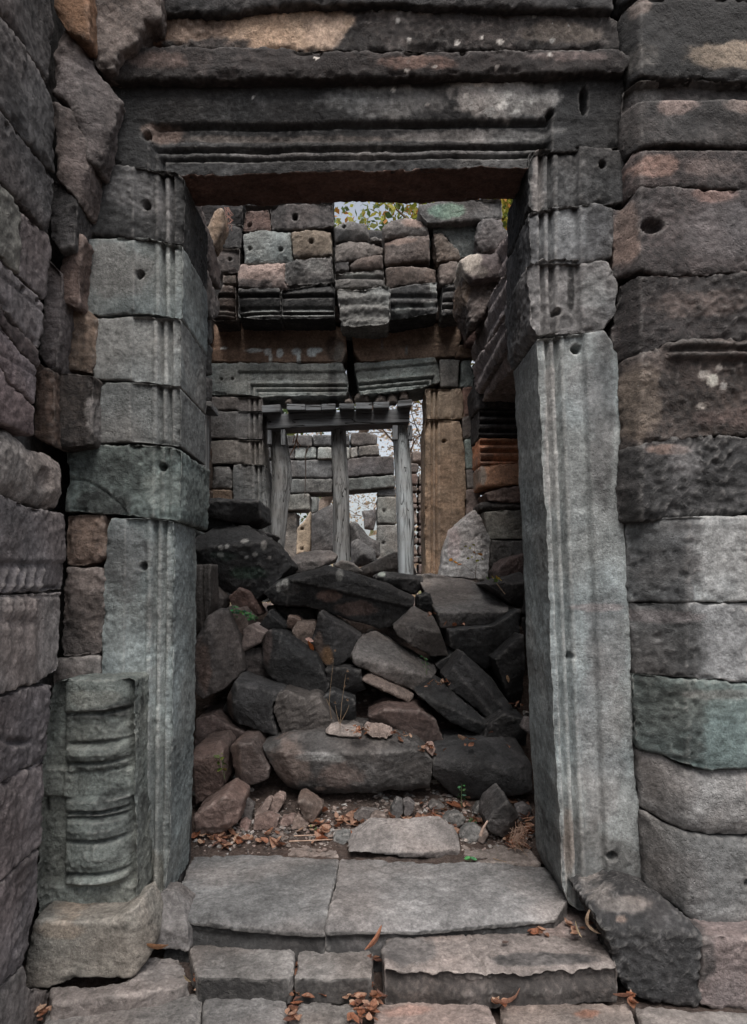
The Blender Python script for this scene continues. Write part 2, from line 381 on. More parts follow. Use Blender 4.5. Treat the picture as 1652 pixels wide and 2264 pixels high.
JR = [
 ([(1172,342),(1196,331),(1290,326),(1392,333),(1399,352),(1394,446),(1340,452),(1180,460),(1172,452)], .42, DGREY, .42, dict(holes=[(1331,363,8)], front=jr_front(1176,0,400), blobs=[(1192,400,14,70,(.33,.30,.285),.7,0),(1250,395,60,50,(.2,.2,.2),.4,.2)])),
 ([(1172,466),(1240,456),(1330,450),(1355,460),(1352,566),(1300,577),(1175,584)], .42, (.205,.205,.21), .3, dict(front=jr_front(1178,0,500), blobs=[(1250,510,50,50,(.27,.28,.285),.6,.05),(1320,500,30,40,(.13,.13,.135),.5,.5)])),
 ([(1168,590),(1200,575),(1340,572),(1368,625),(1364,690),(1330,732),(1240,737),(1190,741),(1178,720)], .42, (.23,.235,.24), .25, dict(front=jr_front(1180,0.02,600), holes=[(1235,686,8)], blobs=[(1310,640,35,40,(.30,.32,.325),.7,0),(1266,640,9,60,(.06,.06,.06),.7,.7)], rough=1.6)),
 ([(1187,748),(1260,738),(1335,731),(1366,767),(1374,900),(1380,1130),(1392,1333),(1404,1698),(1417,1790),(1430,1940),(1418,1984),(1350,2005),(1284,2015),(1262,2000),(1246,1960),(1238,1800),(1229,1690),(1207,1132),(1195,900)], .40, (.305,.34,.345), .08,
   dict(front=jr_front(1190,.0415,745), holes=[(1277,768,11,.06,.9),(1264,1452,8),(1354,1894,10)], rough=.7, amp=.6, chip=.6,
        blobs=[(1330,900,30,220,(.165,.165,.17),.6,.35),(1222,960,16,210,(.34,.33,.325),.5,0,.2),(1300,850,40,60,(.3,.3,.3),.4,.1),(1240,1120,26,260,(.305,.34,.345),.5,.0),(1340,1420,45,110,(.17,.17,.175),.55,.25),(1330,1640,50,200,(.24,.24,.242),.5,0),(1330,1343,55,9,(.36,.33,.33),.8,0),(1300,1930,120,110,(.20,.195,.19),.5,.35),(1262,1870,14,80,(.30,.235,.19),.5,0)])),
]
for poly, th, col, gr, kw in JR:
    stone('jamb_block', poly, Y0, th, vox=.006, col=col, grime=gr, sm=1, m=M_DRESS, **kw, **K)

# threshold: two long worn stones, rounded nosing over a recessed fillet
def sill_post(z_groove, ztop, dep=.018, flat=None, xr=None):
    def f(co, no, q):
        fy = sstep(-no[:, 1], .3, .8)              # faces turned to the viewer
        zz = ztop + co[:, 2] + fbm(q, 6, 2) * .004
        k = .4 * np.exp(-((zz - z_groove) / .011) ** 2) - 1.8 * sstep(-zz, -.125, -.03)
        if xr is not None: k = k * sstep(xr - co[:, 0], 0, .05)
        co = co.copy()
        co[:, 1] += fy * k * dep + sstep(-zz, -.19, -.15) * fy * .01
        # nosing: round the upper front edge well over, and wear hollows into the top
        d = co[:, 1] - co[:, 1].min()
        up = sstep(co[:, 2], -.06, -.004)
        co[:, 2] -= up * (.040 * np.exp(-(d / .085) ** 2) + .010 * (1 + fbm(q, 2.2, 2)))
        return co
    return f
zt = .195
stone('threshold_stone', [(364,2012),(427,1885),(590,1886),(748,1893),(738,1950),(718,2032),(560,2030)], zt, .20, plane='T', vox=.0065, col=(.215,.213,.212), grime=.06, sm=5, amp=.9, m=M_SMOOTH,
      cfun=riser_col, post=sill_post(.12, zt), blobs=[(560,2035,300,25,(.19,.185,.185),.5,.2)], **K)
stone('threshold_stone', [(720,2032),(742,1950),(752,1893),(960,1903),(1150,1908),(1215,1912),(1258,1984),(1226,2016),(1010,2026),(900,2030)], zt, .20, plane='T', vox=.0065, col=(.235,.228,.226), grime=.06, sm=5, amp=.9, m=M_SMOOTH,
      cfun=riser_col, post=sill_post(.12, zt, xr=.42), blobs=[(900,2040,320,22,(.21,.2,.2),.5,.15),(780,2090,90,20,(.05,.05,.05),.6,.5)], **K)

# wall over the lintel
top = thing('stone_wall', 'weathered courses of long stone above the near lintel, one with a cream patch', 'wall', (0, 2.8, 3.1))
stone('stone_block', [(300,95),(322,55),(345,40),(470,40),(520,30),(560,22),(700,13),(870,15),(1060,20),(1330,25),(1365,45),(1380,106),(900,112),(660,114),(480,108)], Y0-.0, .4, vox=.0068, col=(.155,.135,.128), grime=.42, lich=.1, rough=1.6, sm=3, parent=top,
      blobs=[(640,65,140,52,(.62,.46,.34),.97,-.15),(420,65,90,30,(.30,.22,.17),.75,.1),(330,80,40,30,(.36,.2,.12),.6,0),(720,70,45,40,(.60,.45,.35),.8,-.1),(1240,75,90,25,(.30,.25,.21),.6,.1,.3),(900,35,60,14,(.28,.25,.23),.5,.1,.3)]+[(a,b,c,d,(.78,.76,.72),.95,-.7) for a,b,c,d in ((880,48,5,4),(1105,95,7,5),(1065,85,4,4),(945,28,6,4),(1220,92,6,5),(1180,40,5,4),(1010,96,6,5),(905,90,5,6))])
stone('stone_block', [(238,150),(268,103),(480,104),(640,104),(662,115),(1040,116),(1370,106),(1398,130),(1384,156),(1150,160),(900,166),(690,168),(250,172)], Y0-.05, .4, vox=.0068, col=(.125,.105,.10), grime=.5, lich=.08, rough=1.3, sm=3, parent=top,
      blobs=[(930,140,80,18,(.24,.15,.12),.6,.1,.4),(350,135,70,20,(.2,.14,.12),.5,.1),(1250,125,90,12,(.25,.2,.19),.5,.1,.2)]+[(a,b,c,d,(.78,.76,.72),.95,-.7) for a,b,c,d in ((900,158,5,3),(960,150,6,3),(1098,150,4,3),(1215,122,7,5),(700,128,6,4))])
stone('stone_block', [(355,-70),(1362,-70),(1360,20),(1000,12),(700,4),(560,12),(500,28),(357,24)], Y0-.04, .4, vox=.010, col=(.12,.115,.115), grime=.4, parent=top)
def courses(X0, X1, Z0, Z1, D, plane, parent, hs=(.24, .34), ls=(.5, .9), th=.35, vox=.022, cols=(DGREY, GREY, BROWN), grime=.25, seed=1, name='stone_block'):
    rr = random.Random(seed); z = Z0
    while z < Z1 - .05:
        h = min(rr.uniform(*hs), Z1 - z); x = X0
        if Z1 - z - h < .1: h = Z1 - z
        while x < X1 - .02:
            l = rr.uniform(*ls)
            if X1 - x - l < .2: l = X1 - x
            pl = [(x + .004, z + .003), (x + l - .004, z + .003), (x + l - .004, z + h - .003), (x + .004, z + h - .003)]
            c = rr.choice(cols); k = rr.uniform(.8, 1.15)
            stone(name, pl, D + rr.uniform(-.015, .015), th, plane=plane, vox=vox, col=tuple(a * k for a in c), grime=grime, sm=3, parent=parent, raw_uv=True)
            x += l
        z += h
courses(-1.0, .95, 3.47, 4.3, 2.6, 'F', top, seed=4)

# right flanking wall
rw = thing('stone_wall', 'right hand wall of big rough blocks beside the near doorway', 'wall', (1.35, 2.7, 0))
RB = [
 ([(1372,-80),(1740,-80),(1740,-8),(1500,-6),(1430,-12),(1376,0)], DGREY, .45, {}),
 ([(1366,52),(1388,8),(1430,-6),(1500,-4),(1740,-4),(1740,180),(1652,177),(1550,170),(1470,172),(1404,164),(1397,120),(1380,90)], (.12,.11,.105), .5, dict(blobs=[(1620,140,120,32,(.42,.33,.25),.75,.05),(1410,30,22,26,(.3,.24,.21),.6,0,.4),(1400,140,50,28,(.2,.18,.16),.5,.2)])),
 ([(1376,322),(1378,232),(1384,182),(1400,171),(1480,172),(1600,176),(1740,182),(1740,318),(1652,322),(1480,313),(1400,326)], (.17,.155,.15), .32, dict(lich=.1,
     front=lambda px,py: .045*(1-sstep(py,228+3*np.sin(px*.05),240)), blobs=[(1490,250,45,22,(.34,.25,.22),.7,0,.3),(1420,200,50,25,(.3,.29,.28),.5,.05,.3),(1640,250,50,20,(.34,.27,.24),.6,0,.3)])),
 ([(1395,345),(1410,326),(1440,318),(1500,316),(1740,322),(1740,418),(1600,415),(1500,410),(1425,412),(1399,420)], (.19,.155,.15), .28, dict(front=lambda px,py: .04*(1-sstep(py,338,350)), blobs=[(1440,380,50,25,(.35,.23,.19),.7,0),(1560,385,60,20,(.3,.24,.22),.5,.1)])),
 ([(1357,458),(1395,446),(1414,412),(1500,413),(1560,418),(1740,422),(1740,598),(1660,600),(1560,606),(1450,604),(1361,611)], (.185,.16,.16), .28, dict(lich=.12, holes=[(1433,510,26,.05,.6)], rough=1.8, blobs=[(1385,520,22,80,(.34,.25,.21),.7,0),(1570,440,50,20,(.34,.22,.19),.6,0,.2),(1600,530,110,60,(.24,.23,.24),.5,.15)])),
 ([(1366,630),(1395,608),(1450,604),(1560,608),(1740,601),(1740,752),(1560,752),(1480,756),(1425,782),(1370,797),(1356,740),(1368,690)], (.13,.105,.10), .4, dict(lich=.06, amp=1.7, rough=1.2, blobs=[(1500,612,160,7,(.36,.24,.2),.7,0),(1540,680,120,30,(.2,.15,.13),.5,.2)])),
 ([(1372,802),(1440,780),(1478,762),(1560,756),(1740,756),(1740,960),(1620,962),(1500,968),(1440,980),(1379,992)], (.165,.13,.115), .32, dict(lich=.06, amp=1.3, rough=1.8,
     front=lambda px,py: sstep(px,1450,1475)*(-.035*np.exp(-((py-774-.0*(px-1500))/8)**2)-.03*np.exp(-((py-797)/7)**2)+.012*sstep(-py,-765,-758)),
     blobs=[(1410,900,40,90,(.27,.215,.17),.6,.05),(1560,850,12,12,(.6,.58,.52),.9,-.4,.3),(1584,862,8,8,(.55,.53,.5),.9,-.4,.3),(1542,838,12,9,(.5,.46,.42),.8,-.3,.3),(1538,905,12,8,(.5,.46,.42),.8,-.3,.3),(1575,822,8,8,(.5,.46,.42),.8,-.3,.3),(1600,930,80,20,(.2,.15,.14),.5,.2)])),
 ([(1381,998),(1440,984),(1500,971),(1620,965),(1740,962),(1740,1132),(1560,1136),(1386,1148)], (.15,.145,.145), .36, dict(lich=.05, amp=1.5, rough=1.8, blobs=[(1470,1000,50,12,(.32,.22,.18),.6,0),(1500,1020,35,40,(.26,.25,.25),.5,.1)])),
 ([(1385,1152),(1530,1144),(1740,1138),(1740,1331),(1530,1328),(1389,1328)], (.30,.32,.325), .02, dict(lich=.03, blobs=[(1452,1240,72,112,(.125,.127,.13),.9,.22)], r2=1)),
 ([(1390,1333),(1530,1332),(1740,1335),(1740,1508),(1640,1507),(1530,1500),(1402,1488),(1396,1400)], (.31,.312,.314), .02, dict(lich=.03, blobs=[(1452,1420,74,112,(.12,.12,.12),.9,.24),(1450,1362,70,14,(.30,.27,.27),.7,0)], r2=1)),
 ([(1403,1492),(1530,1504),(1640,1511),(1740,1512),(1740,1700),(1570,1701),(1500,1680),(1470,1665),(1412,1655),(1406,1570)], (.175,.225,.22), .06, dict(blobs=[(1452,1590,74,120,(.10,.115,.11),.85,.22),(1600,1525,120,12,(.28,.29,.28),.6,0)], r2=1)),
 ([(1415,1662),(1470,1670),(1510,1690),(1560,1706),(1740,1705),(1740,1852),(1600,1850),(1530,1843),(1470,1815),(1422,1788)], (.32,.315,.31), .02, dict(blobs=[(1460,1730,60,60,(.20,.19,.185),.7,.25)], dome=.03)),
 ([(1423,1795),(1470,1822),(1530,1850),(1600,1858),(1740,1858),(1740,2072),(1600,2070),(1556,2064),(1520,2030),(1480,1996),(1431,1978),(1428,1880)], (.21,.21,.208), .18, dict(holes=[(1616,1924,8)], blobs=[(1620,2010,80,50,(.28,.275,.27),.7,0),(1480,1930,50,70,(.2,.19,.185),.6,.25)], dome=.02)),
]
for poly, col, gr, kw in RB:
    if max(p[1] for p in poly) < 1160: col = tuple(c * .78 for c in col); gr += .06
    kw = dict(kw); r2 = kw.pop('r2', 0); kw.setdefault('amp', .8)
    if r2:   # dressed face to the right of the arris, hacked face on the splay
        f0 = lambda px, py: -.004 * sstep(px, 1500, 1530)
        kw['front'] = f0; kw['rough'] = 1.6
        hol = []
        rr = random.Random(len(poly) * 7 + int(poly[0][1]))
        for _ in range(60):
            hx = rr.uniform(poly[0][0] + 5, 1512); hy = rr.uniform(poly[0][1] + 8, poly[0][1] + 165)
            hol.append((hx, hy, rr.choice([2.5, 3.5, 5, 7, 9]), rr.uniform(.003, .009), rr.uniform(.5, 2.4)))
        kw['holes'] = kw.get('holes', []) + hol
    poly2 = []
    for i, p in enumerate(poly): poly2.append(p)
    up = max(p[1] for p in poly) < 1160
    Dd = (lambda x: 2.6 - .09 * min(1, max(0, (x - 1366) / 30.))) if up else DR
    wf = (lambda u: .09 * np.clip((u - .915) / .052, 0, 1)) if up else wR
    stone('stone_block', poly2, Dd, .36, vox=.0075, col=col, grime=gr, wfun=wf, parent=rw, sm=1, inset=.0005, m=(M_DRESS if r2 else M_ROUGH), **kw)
# continue outwards and upwards past the frame
courses(1.445, 2.8, 0.0, 3.7, 2.46, 'F', rw, seed=9)


# ---- left side: the wall running towards the viewer, and the stack of corner blocks
XL = -1.0
lw = thing('stone_wall', 'left hand wall of purplish carved blocks running towards the viewer', 'wall', (XL - .2, 2.0, 0))
def heads(px, py):
    r = 0
    for hx, hy in ((12, 1345), (40, 1342), (68, 1345), (-18, 1345)):
        e = ((px - hx) / 12.) ** 2 + ((py - hy) / 27.) ** 2
        r = r - .016 * np.sqrt(np.clip(1 - e, 0, 1)) - .006 * np.exp(-((np.sqrt(e) - 1.22) / .12) ** 2)
        r = r - .005 * np.exp(-((px - hx) / 2.6) ** 2 - ((py - hy - 2) / 9.) ** 2)
        for s in (-1, 1): r = r + .006 * np.exp(-((px - hx - s * 5.2) / 3.0) ** 2 - ((py - hy + 5) / 3.0) ** 2)
        r = r + .005 * np.exp(-((px - hx) / 5.) ** 2 - ((py - hy - 14) / 1.6) ** 2)
        r = r - .010 * np.exp(-((px - hx) / 11.) ** 2) * sstep(py, 1376, 1392) * sstep(-py, -1480, -1440)
    r = r + .008 * np.exp(-((py - 1318) / 3.) ** 2)
    return r
def feet(px, py):
    r = .010 * sstep(py, 1238, 1246) + .010 * np.exp(-((py - 1300) / 5.) ** 2)
    for k in range(6):
        fx = -10 + k * 20
        r = r - .014 * np.exp(-((px - fx + (py - 1280) * .35) / 4.) ** 2) * sstep(py, 1250, 1262) - .014 * np.exp(-((px - fx + 8) / 9.) ** 2 - ((py - 1297) / 6.) ** 2)
    return r
def vp(y0, x): return y0 + (CY - y0) * x / 800.
def scratch(px, py):
    r = 0
    for k, (sx, sy) in enumerate(((18, 640), (52, 700), (80, 730), (30, 810), (8, 860))):
        r = r + .005 * np.exp(-((px - sx) / 1.8) ** 2) * np.exp(-((py - sy) / 45.) ** 4)
    for yy in (668, 760, 842): r = r + .005 * np.exp(-((py - vp(yy - 60, px)) / 2.5) ** 2)
    return r
xo = -260
LB = [
 ([(xo,-700),(0,-250),(100,-60),(112,-10),(122,60),(115,120),(110,190),(100,170),(0,22),(xo,-390)], (.19,.17,.165), .25, {}),
 ([(xo,-380),(0,30),(60,115),(105,190),(112,200),(118,240),(122,385),(110,372),(60,308),(0,238),(xo,-72)], (.19,.18,.18), .22, dict(front=lambda px,py: .006*np.exp(-((px-60)/3.)**2))),
 ([(xo,-60),(0,244),(60,316),(122,392),(118,440),(108,515),(60,462),(0,394),(xo,125)], (.185,.172,.175), .2, dict(holes=[(14,282,5,.03,2)])),
 ([(xo,140),(0,400),(20,425),(48,470),(45,560),(44,610),(0,560),(xo,350)], (.26,.25,.215), .1, {}),
 ([(50,472),(108,520),(112,560),(106,650),(98,665),(44,612),(46,560)], (.21,.18,.185), .15, {}),
 ([(xo,360),(0,566),(44,618),(98,668),(96,735),(88,775),(50,735),(0,668),(xo,455)], PINK, .05, dict(front=scratch, amp=.7, holes=[(50,640,6,.03),(82,665,5,.03)])),
 ([(xo,470),(0,672),(50,738),(86,778),(84,812),(45,775),(0,708),(xo,520)], (.14,.11,.115), .25, {}),
 ([(xo,530),(0,712),(45,779),(82,815),(78,897),(30,850),(0,806),(xo,640)], (.28,.225,.24), .03, dict(front=scratch, amp=.7)),
 ([(xo,650),(0,810),(30,852),(78,900),(75,963),(40,950),(0,934),(xo,828)], (.25,.19,.2), .05, {}),
 ([(xo,830),(0,940),(35,950),(75,985),(120,1005),(150,1020),(153,1100),(142,1127),(90,1122),(0,1090),(xo,1020)], (.34,.30,.275), .02, dict(amp=1.3, holes=[(100,1060,18,.02,1.5)], dome=.03)),
 ([(xo,1030),(0,1094),(90,1125),(143,1133),(146,1230),(138,1302),(60,1308),(0,1312),(xo,1316)], (.225,.20,.207), .12, dict(front=feet)),
 ([(xo,1322),(0,1316),(80,1312),(137,1308),(136,1400),(130,1485),(90,1505),(0,1537),(xo,1610)], (.31,.275,.265), .03, dict(front=heads, amp=.7)),
 ([(xo,1618),(0,1543),(70,1520),(115,1512),(110,1580),(98,1682),(50,1700),(0,1730),(xo,1830)], (.19,.165,.175), .2, dict(amp=1.1, rough=1.3, holes=[(40,1640,30,.02,.3)])),
 ([(xo,1842),(0,1738),(50,1706),(97,1688),(92,1780),(88,1868),(40,1905),(0,1950),(xo,2120)], (.205,.175,.182), .12, dict(amp=1.3)),
 ([(xo,2134),(0,1957),(45,1910),(86,1876),(84,1990),(72,2040),(55,2128),(30,2150),(0,2180),(xo,2400)], (.20,.172,.18), .12, dict(amp=1.3)),
 ([(xo,2412),(0,2188),(52,2136),(60,2190),(112,2190),(104,2230),(90,2330),(0,2470),(xo,2700)], (.27,.235,.225), .05, {}),
]
for poly, col, gr, kw in LB:
    mn = sum(col) / 3; k_ = .8 if max(p[1] for p in poly) < 640 else .95; col = tuple((c * .7 + mn * .32) * k_ for c in col)
    stone('stone_block', poly, XL, .35, plane='L', vox=.0072, col=col, grime=gr, parent=lw, sm=1, m=M_SMOOTH, **kw)
courses(-.6, 1.45, 0, 3.7, XL, 'L', lw, seed=21)
courses(1.45, 2.5, 3.45, 3.7, XL, 'L', lw, seed=22)

cw = thing('stone_wall', 'narrow jumbled stack of brown blocks in the corner left of the doorway', 'wall', (-1.0, 2.6, 0))
CB = [
 ([(112,-60),(193,-60),(198,88),(176,84),(140,60),(118,20)], 2.42, (.34,.195,.12), .12, {}),
 ([(195,-60),(352,-60),(350,35),(320,44),(300,95),(268,112),(252,150),(215,147),(198,92)], 2.5, (.20,.165,.15), .25, dict(amp=1.6)),
 ([(140,64),(178,86),(205,140),(216,150),(250,182),(240,215),(220,300),(207,355),(183,345),(165,270),(150,225),(114,205),(116,120)], 2.45, (.20,.175,.17), .25, dict(amp=1.5, creases=[(160,80,190,350,'r',.9)])),
 ([(114,222),(150,232),(178,292),(181,370),(168,440),(122,390),(118,300)], 2.42, (.205,.17,.16), .25, dict(amp=1.4, creases=[(140,225,150,430,'r',.8)])),
 ([(120,396),(167,442),(160,545),(135,556),(112,525),(108,450)], 2.45, (.15,.14,.14), .35, {}),
 ([(182,350),(204,372),(192,450),(167,450)], 2.55, (.36,.20,.13), .1, {}),
 ([(166,456),(190,455),(187,514),(160,510)], 2.55, (.33,.19,.13), .1, {}),
 ([(157,512),(187,520),(174,600),(170,676),(130,664),(136,590)], 2.5, (.25,.19,.17), .15, {}),
 ([(92,560),(134,600),(134,664),(122,810),(112,818),(85,780),(100,665)], 2.47, (.16,.14,.14), .3, {}),
 ([(122,668),(165,657),(212,703),(206,826),(122,816)], 2.58, (.21,.155,.12), .25, dict(creases=[(150,660,150,830,'l',.5)])),
 ([(76,800),(118,822),(119,985),(75,965)], 2.47, (.19,.14,.115), .3, {}),
 ([(118,824),(205,828),(204,982),(160,985),(118,988)], 2.52, (.15,.13,.12), .4, dict(blobs=[(200,920,12,40,(.42,.42,.42),.6,0)])),
 ([(148,1138),(231,1140),(234,1225),(215,1240),(180,1250),(148,1252)], 2.62, (.24,.185,.155), .2, dict(amp=1.5)),
 ([(143,1257),(225,1254),(233,1278),(222,1446),(139,1455),(140,1340)], 2.60, (.21,.185,.175), .22, dict(amp=1.5)),
 ([(120,1460),(221,1450),(219,1515),(118,1515)], 2.60, (.24,.22,.21), .15, {}),
 ([(110,1500),(240,1500),(240,2010),(110,2010)], 2.66, (.2,.19,.18), .15, {}),
]
for poly, D, col, gr, kw in CB:
    stone('stone_block', poly, D, .3, vox=.0075, col=col, grime=gr, parent=cw, facet=.22, **kw)
stone('stone_block', [(60,-70),(400,-70),(400,2080),(60,2080)], 2.86, .2, vox=.03, col=DARK, grime=.4, parent=cw)

# carved colonnette and the tilted plinth under it
PR_Y = [1440,1505,1518,1566,1574,1580,1590,1634,1642,1650,1664,1678,1684,1690,1698,1704,1710,1762,1768,1786,1793,1799,1806,1812,1830,1848,1855,1862,1893,1922,1928,1936,1945,1952,1960,2060]
PR_D = [.012,.012,.010,.000,.030,.016,.022,.020,.034,.006,.000,.010,.030,.014,.020,.032,.030,.028,.012,.010,.034,.016,.034,.008,.000,.008,.032,.012,.002,.012,.034,.010,.004,.016,.024,.024]
def colonnette(px, py):
    cx, hw = 212., 75.; t = np.clip(np.abs(px - cx) / hw, 0, 1)
    prof = np.interp(py + 9 * (t ** 2) * np.sign(px - cx), PR_Y, PR_D) * (1 - t ** 5)
    body = prof * 1.5 - .045 + .094 * (1 - np.sqrt(1 - t * t)) * (1 - .25 * sstep(py, 1700, 1705) * sstep(-py, -1768, -1762))
    body = body + .006 * np.exp(-((np.abs(px - 205) - 34) / 2.5) ** 2) * sstep(py, 1706, 1712) * sstep(-py, -1764, -1758)
    base = sstep(py, 1950, 1964)
    return body * (1 - base) + .012 * base
stone('stone_block', [(122,1514),(150,1505),(297,1502),(296,1640),(298,1780),(302,1990),(298,2006),(271,2028),(200,2036),(125,2039),(84,2022),(80,1950),(85,1860),(93,1700),(102,1634),(112,1570)],
      2.46, .22, vox=.005, col=(.235,.262,.245), grime=.12, sm=1, rough=1.4, front=colonnette, amp=.9,
      blobs=[(255,1560,45,25,(.09,.1,.095),.6,.55),(255,1800,55,60,(.14,.15,.145),.55,.45),(240,1880,50,30,(.16,.17,.16),.4,.4),(215,1542,60,18,(.3,.31,.28),.6,0)], parent=None).name = 'carved_colonnette'
tag(bpy.data.objects['carved_colonnette'], 'greenish carved half-round colonnette with stacked ring mouldings left of the doorway', 'colonnette')
o = stone('plinth_block', [(75,2032),(135,2040),(245,2036),(302,2006),(318,2040),(331,2100),(326,2125),(290,2166),(215,2163),(160,2168),(100,2188),(52,2185),(57,2130),(66,2070)],
      2.33, .22, vox=.0065, col=(.30,.285,.255), grime=.0, amp=.7, creases=[(290,2010,285,2170,'r',.8)], blobs=[(130,2055,60,20,(.38,.3,.23),.5,0)])
tag(o, 'tan tilted plinth block under the carved colonnette', 'stone block')

# ---- steps and paving
def single(name, label, cat, *a, group=None, **kw):
    o = stone(name, *a, **kw); tag(o, label, cat, group); return o
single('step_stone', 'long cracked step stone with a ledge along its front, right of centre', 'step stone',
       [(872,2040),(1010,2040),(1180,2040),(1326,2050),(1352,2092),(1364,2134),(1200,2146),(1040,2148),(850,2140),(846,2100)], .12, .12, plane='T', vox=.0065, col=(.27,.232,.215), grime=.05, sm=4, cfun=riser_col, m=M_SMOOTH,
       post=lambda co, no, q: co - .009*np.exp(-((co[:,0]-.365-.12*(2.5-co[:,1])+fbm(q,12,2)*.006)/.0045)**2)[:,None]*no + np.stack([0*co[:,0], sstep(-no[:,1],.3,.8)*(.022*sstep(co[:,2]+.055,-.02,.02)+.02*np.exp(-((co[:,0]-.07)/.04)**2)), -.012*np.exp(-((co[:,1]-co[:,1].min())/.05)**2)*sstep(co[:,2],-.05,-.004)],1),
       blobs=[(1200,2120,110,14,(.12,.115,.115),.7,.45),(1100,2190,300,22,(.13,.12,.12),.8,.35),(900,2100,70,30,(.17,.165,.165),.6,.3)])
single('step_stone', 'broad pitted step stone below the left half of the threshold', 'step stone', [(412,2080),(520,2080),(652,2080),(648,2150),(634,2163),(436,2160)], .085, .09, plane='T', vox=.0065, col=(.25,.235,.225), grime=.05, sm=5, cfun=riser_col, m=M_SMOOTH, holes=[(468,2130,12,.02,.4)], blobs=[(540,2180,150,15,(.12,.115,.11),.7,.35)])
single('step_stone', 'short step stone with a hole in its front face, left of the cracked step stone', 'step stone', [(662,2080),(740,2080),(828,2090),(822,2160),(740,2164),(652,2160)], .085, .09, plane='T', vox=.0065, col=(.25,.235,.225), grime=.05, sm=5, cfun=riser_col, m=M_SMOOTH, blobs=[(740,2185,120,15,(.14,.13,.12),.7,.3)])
single('step_stone', 'broken thin step stone jutting out beneath the tan plinth', 'step stone', [(225,2182),(300,2160),(316,2116),(398,2116),(414,2150),(420,2172),(330,2196),(115,2218),(112,2186)], .06, .07, plane='T', vox=.0065, col=(.25,.23,.22), grime=.1, sm=5, m=M_SMOOTH, amp=1.3)
single('corner_stone', 'small wedge stone between the left jamb foot and the threshold end', 'stone block', [(337,2000),(364,2000),(400,2030),(415,2060),(422,2104),(376,2103),(334,2099),(326,2052)], 2.47, .2, vox=.0065, col=(.23,.215,.21), grime=.1, creases=[(330,2050,410,2055,'a',1.6)], m=M_SMOOTH)
single('corner_stone', 'pinkish filler stone under the right jamb foot', 'stone block', [(1225,1992),(1325,2020),(1335,2064),(1190,2064)], .135, .09, plane='T', vox=.0065, col=(.29,.24,.225), grime=.0, m=M_SMOOTH)
single('footing_block', 'dark block with a worn top under the right jamb foot', 'stone block', [(1312,2022),(1420,1992),(1490,2016),(1551,2067),(1549,2150),(1545,2221),(1440,2212),(1400,2205),(1368,2160),(1352,2100)], 2.34, .3, vox=.0068, col=(.10,.098,.10), grime=.42, sm=5, creases=[(1317,2046,1551,2066,'a',1.3)], rough=1.6, amp=1.4, m=M_SMOOTH,
       blobs=[(1400,2018,70,14,(.24,.215,.2),.8,0),(1380,2040,14,6,(.3,.22,.18),.7,0)])
single('footing_block', 'pinkish cracked block at the lower right edge beside the dark block', 'stone block', [(1553,2072),(1600,2074),(1740,2074),(1740,2245),(1620,2238),(1548,2224),(1553,2150)], 2.33, .3, vox=.0075, col=(.25,.21,.205), grime=.1, m=M_SMOOTH, blobs=[(1560,2120,25,60,(.1,.1,.1),.6,.4)])
slabs = [
 ([(108,2224),(300,2204),(446,2196),(440,2262),(430,2420),(60,2420),(85,2290)], 'wide grey paving slab at the lower left', (.27,.255,.245)),
 ([(452,2196),(560,2200),(634,2208),(636,2290),(640,2420),(440,2420),(446,2270)], 'grey paving slab below the pitted step stone', (.25,.24,.235)),
 ([(644,2222),(700,2214),(784,2216),(800,2260),(805,2300),(650,2330),(640,2250)], 'small pale paving slab in the leafy gap', (.29,.27,.255)),
 ([(832,2216),(1000,2214),(1080,2216),(1100,2262),(1110,2420),(850,2420),(825,2300),(822,2240)], 'reddish stained paving slab below the cracked step stone', (.29,.24,.22)),
 ([(1102,2218),(1250,2212),(1392,2218),(1412,2268),(1440,2420),(1130,2420),(1110,2262)], 'paving slab with orange lichen at the lower right', (.29,.245,.22)),
 ([(1402,2222),(1540,2232),(1740,2252),(1760,2420),(1450,2420),(1420,2268)], 'paving slab in the lower right corner', (.25,.235,.225)),
 ([(-200,2420),(60,2425),(400,2424),(420,2800),(-500,2800)], 'paving slab nearest the viewer on the left', (.26,.25,.24)),
 ([(440,2424),(1000,2424),(1000,2800),(400,2800)], 'paving slab nearest the viewer in the middle', (.26,.25,.24)),
 ([(1010,2424),(1900,2424),(2200,2800),(1010,2800)], 'paving slab nearest the viewer on the right', (.26,.25,.24)),
]
for poly, lb, col in slabs:
    single('paving_slab', lb, 'paving slab', poly, .012, .07, plane='T', vox=.009, col=col, grime=.0, sm=5, m=M_SMOOTH, blobs=[(1300,2240,30,10,(.42,.2,.13),.7,0),(900,2235,60,12,(.36,.22,.18),.5,0)])
stone('core_block', [(1.2, 0), (3.05, 0), (3.05, 3.6), (1.2, 3.6)], -1.16, .25, plane='L', vox=.03, col=DARK, grime=.3, parent=lw, raw_uv=True)
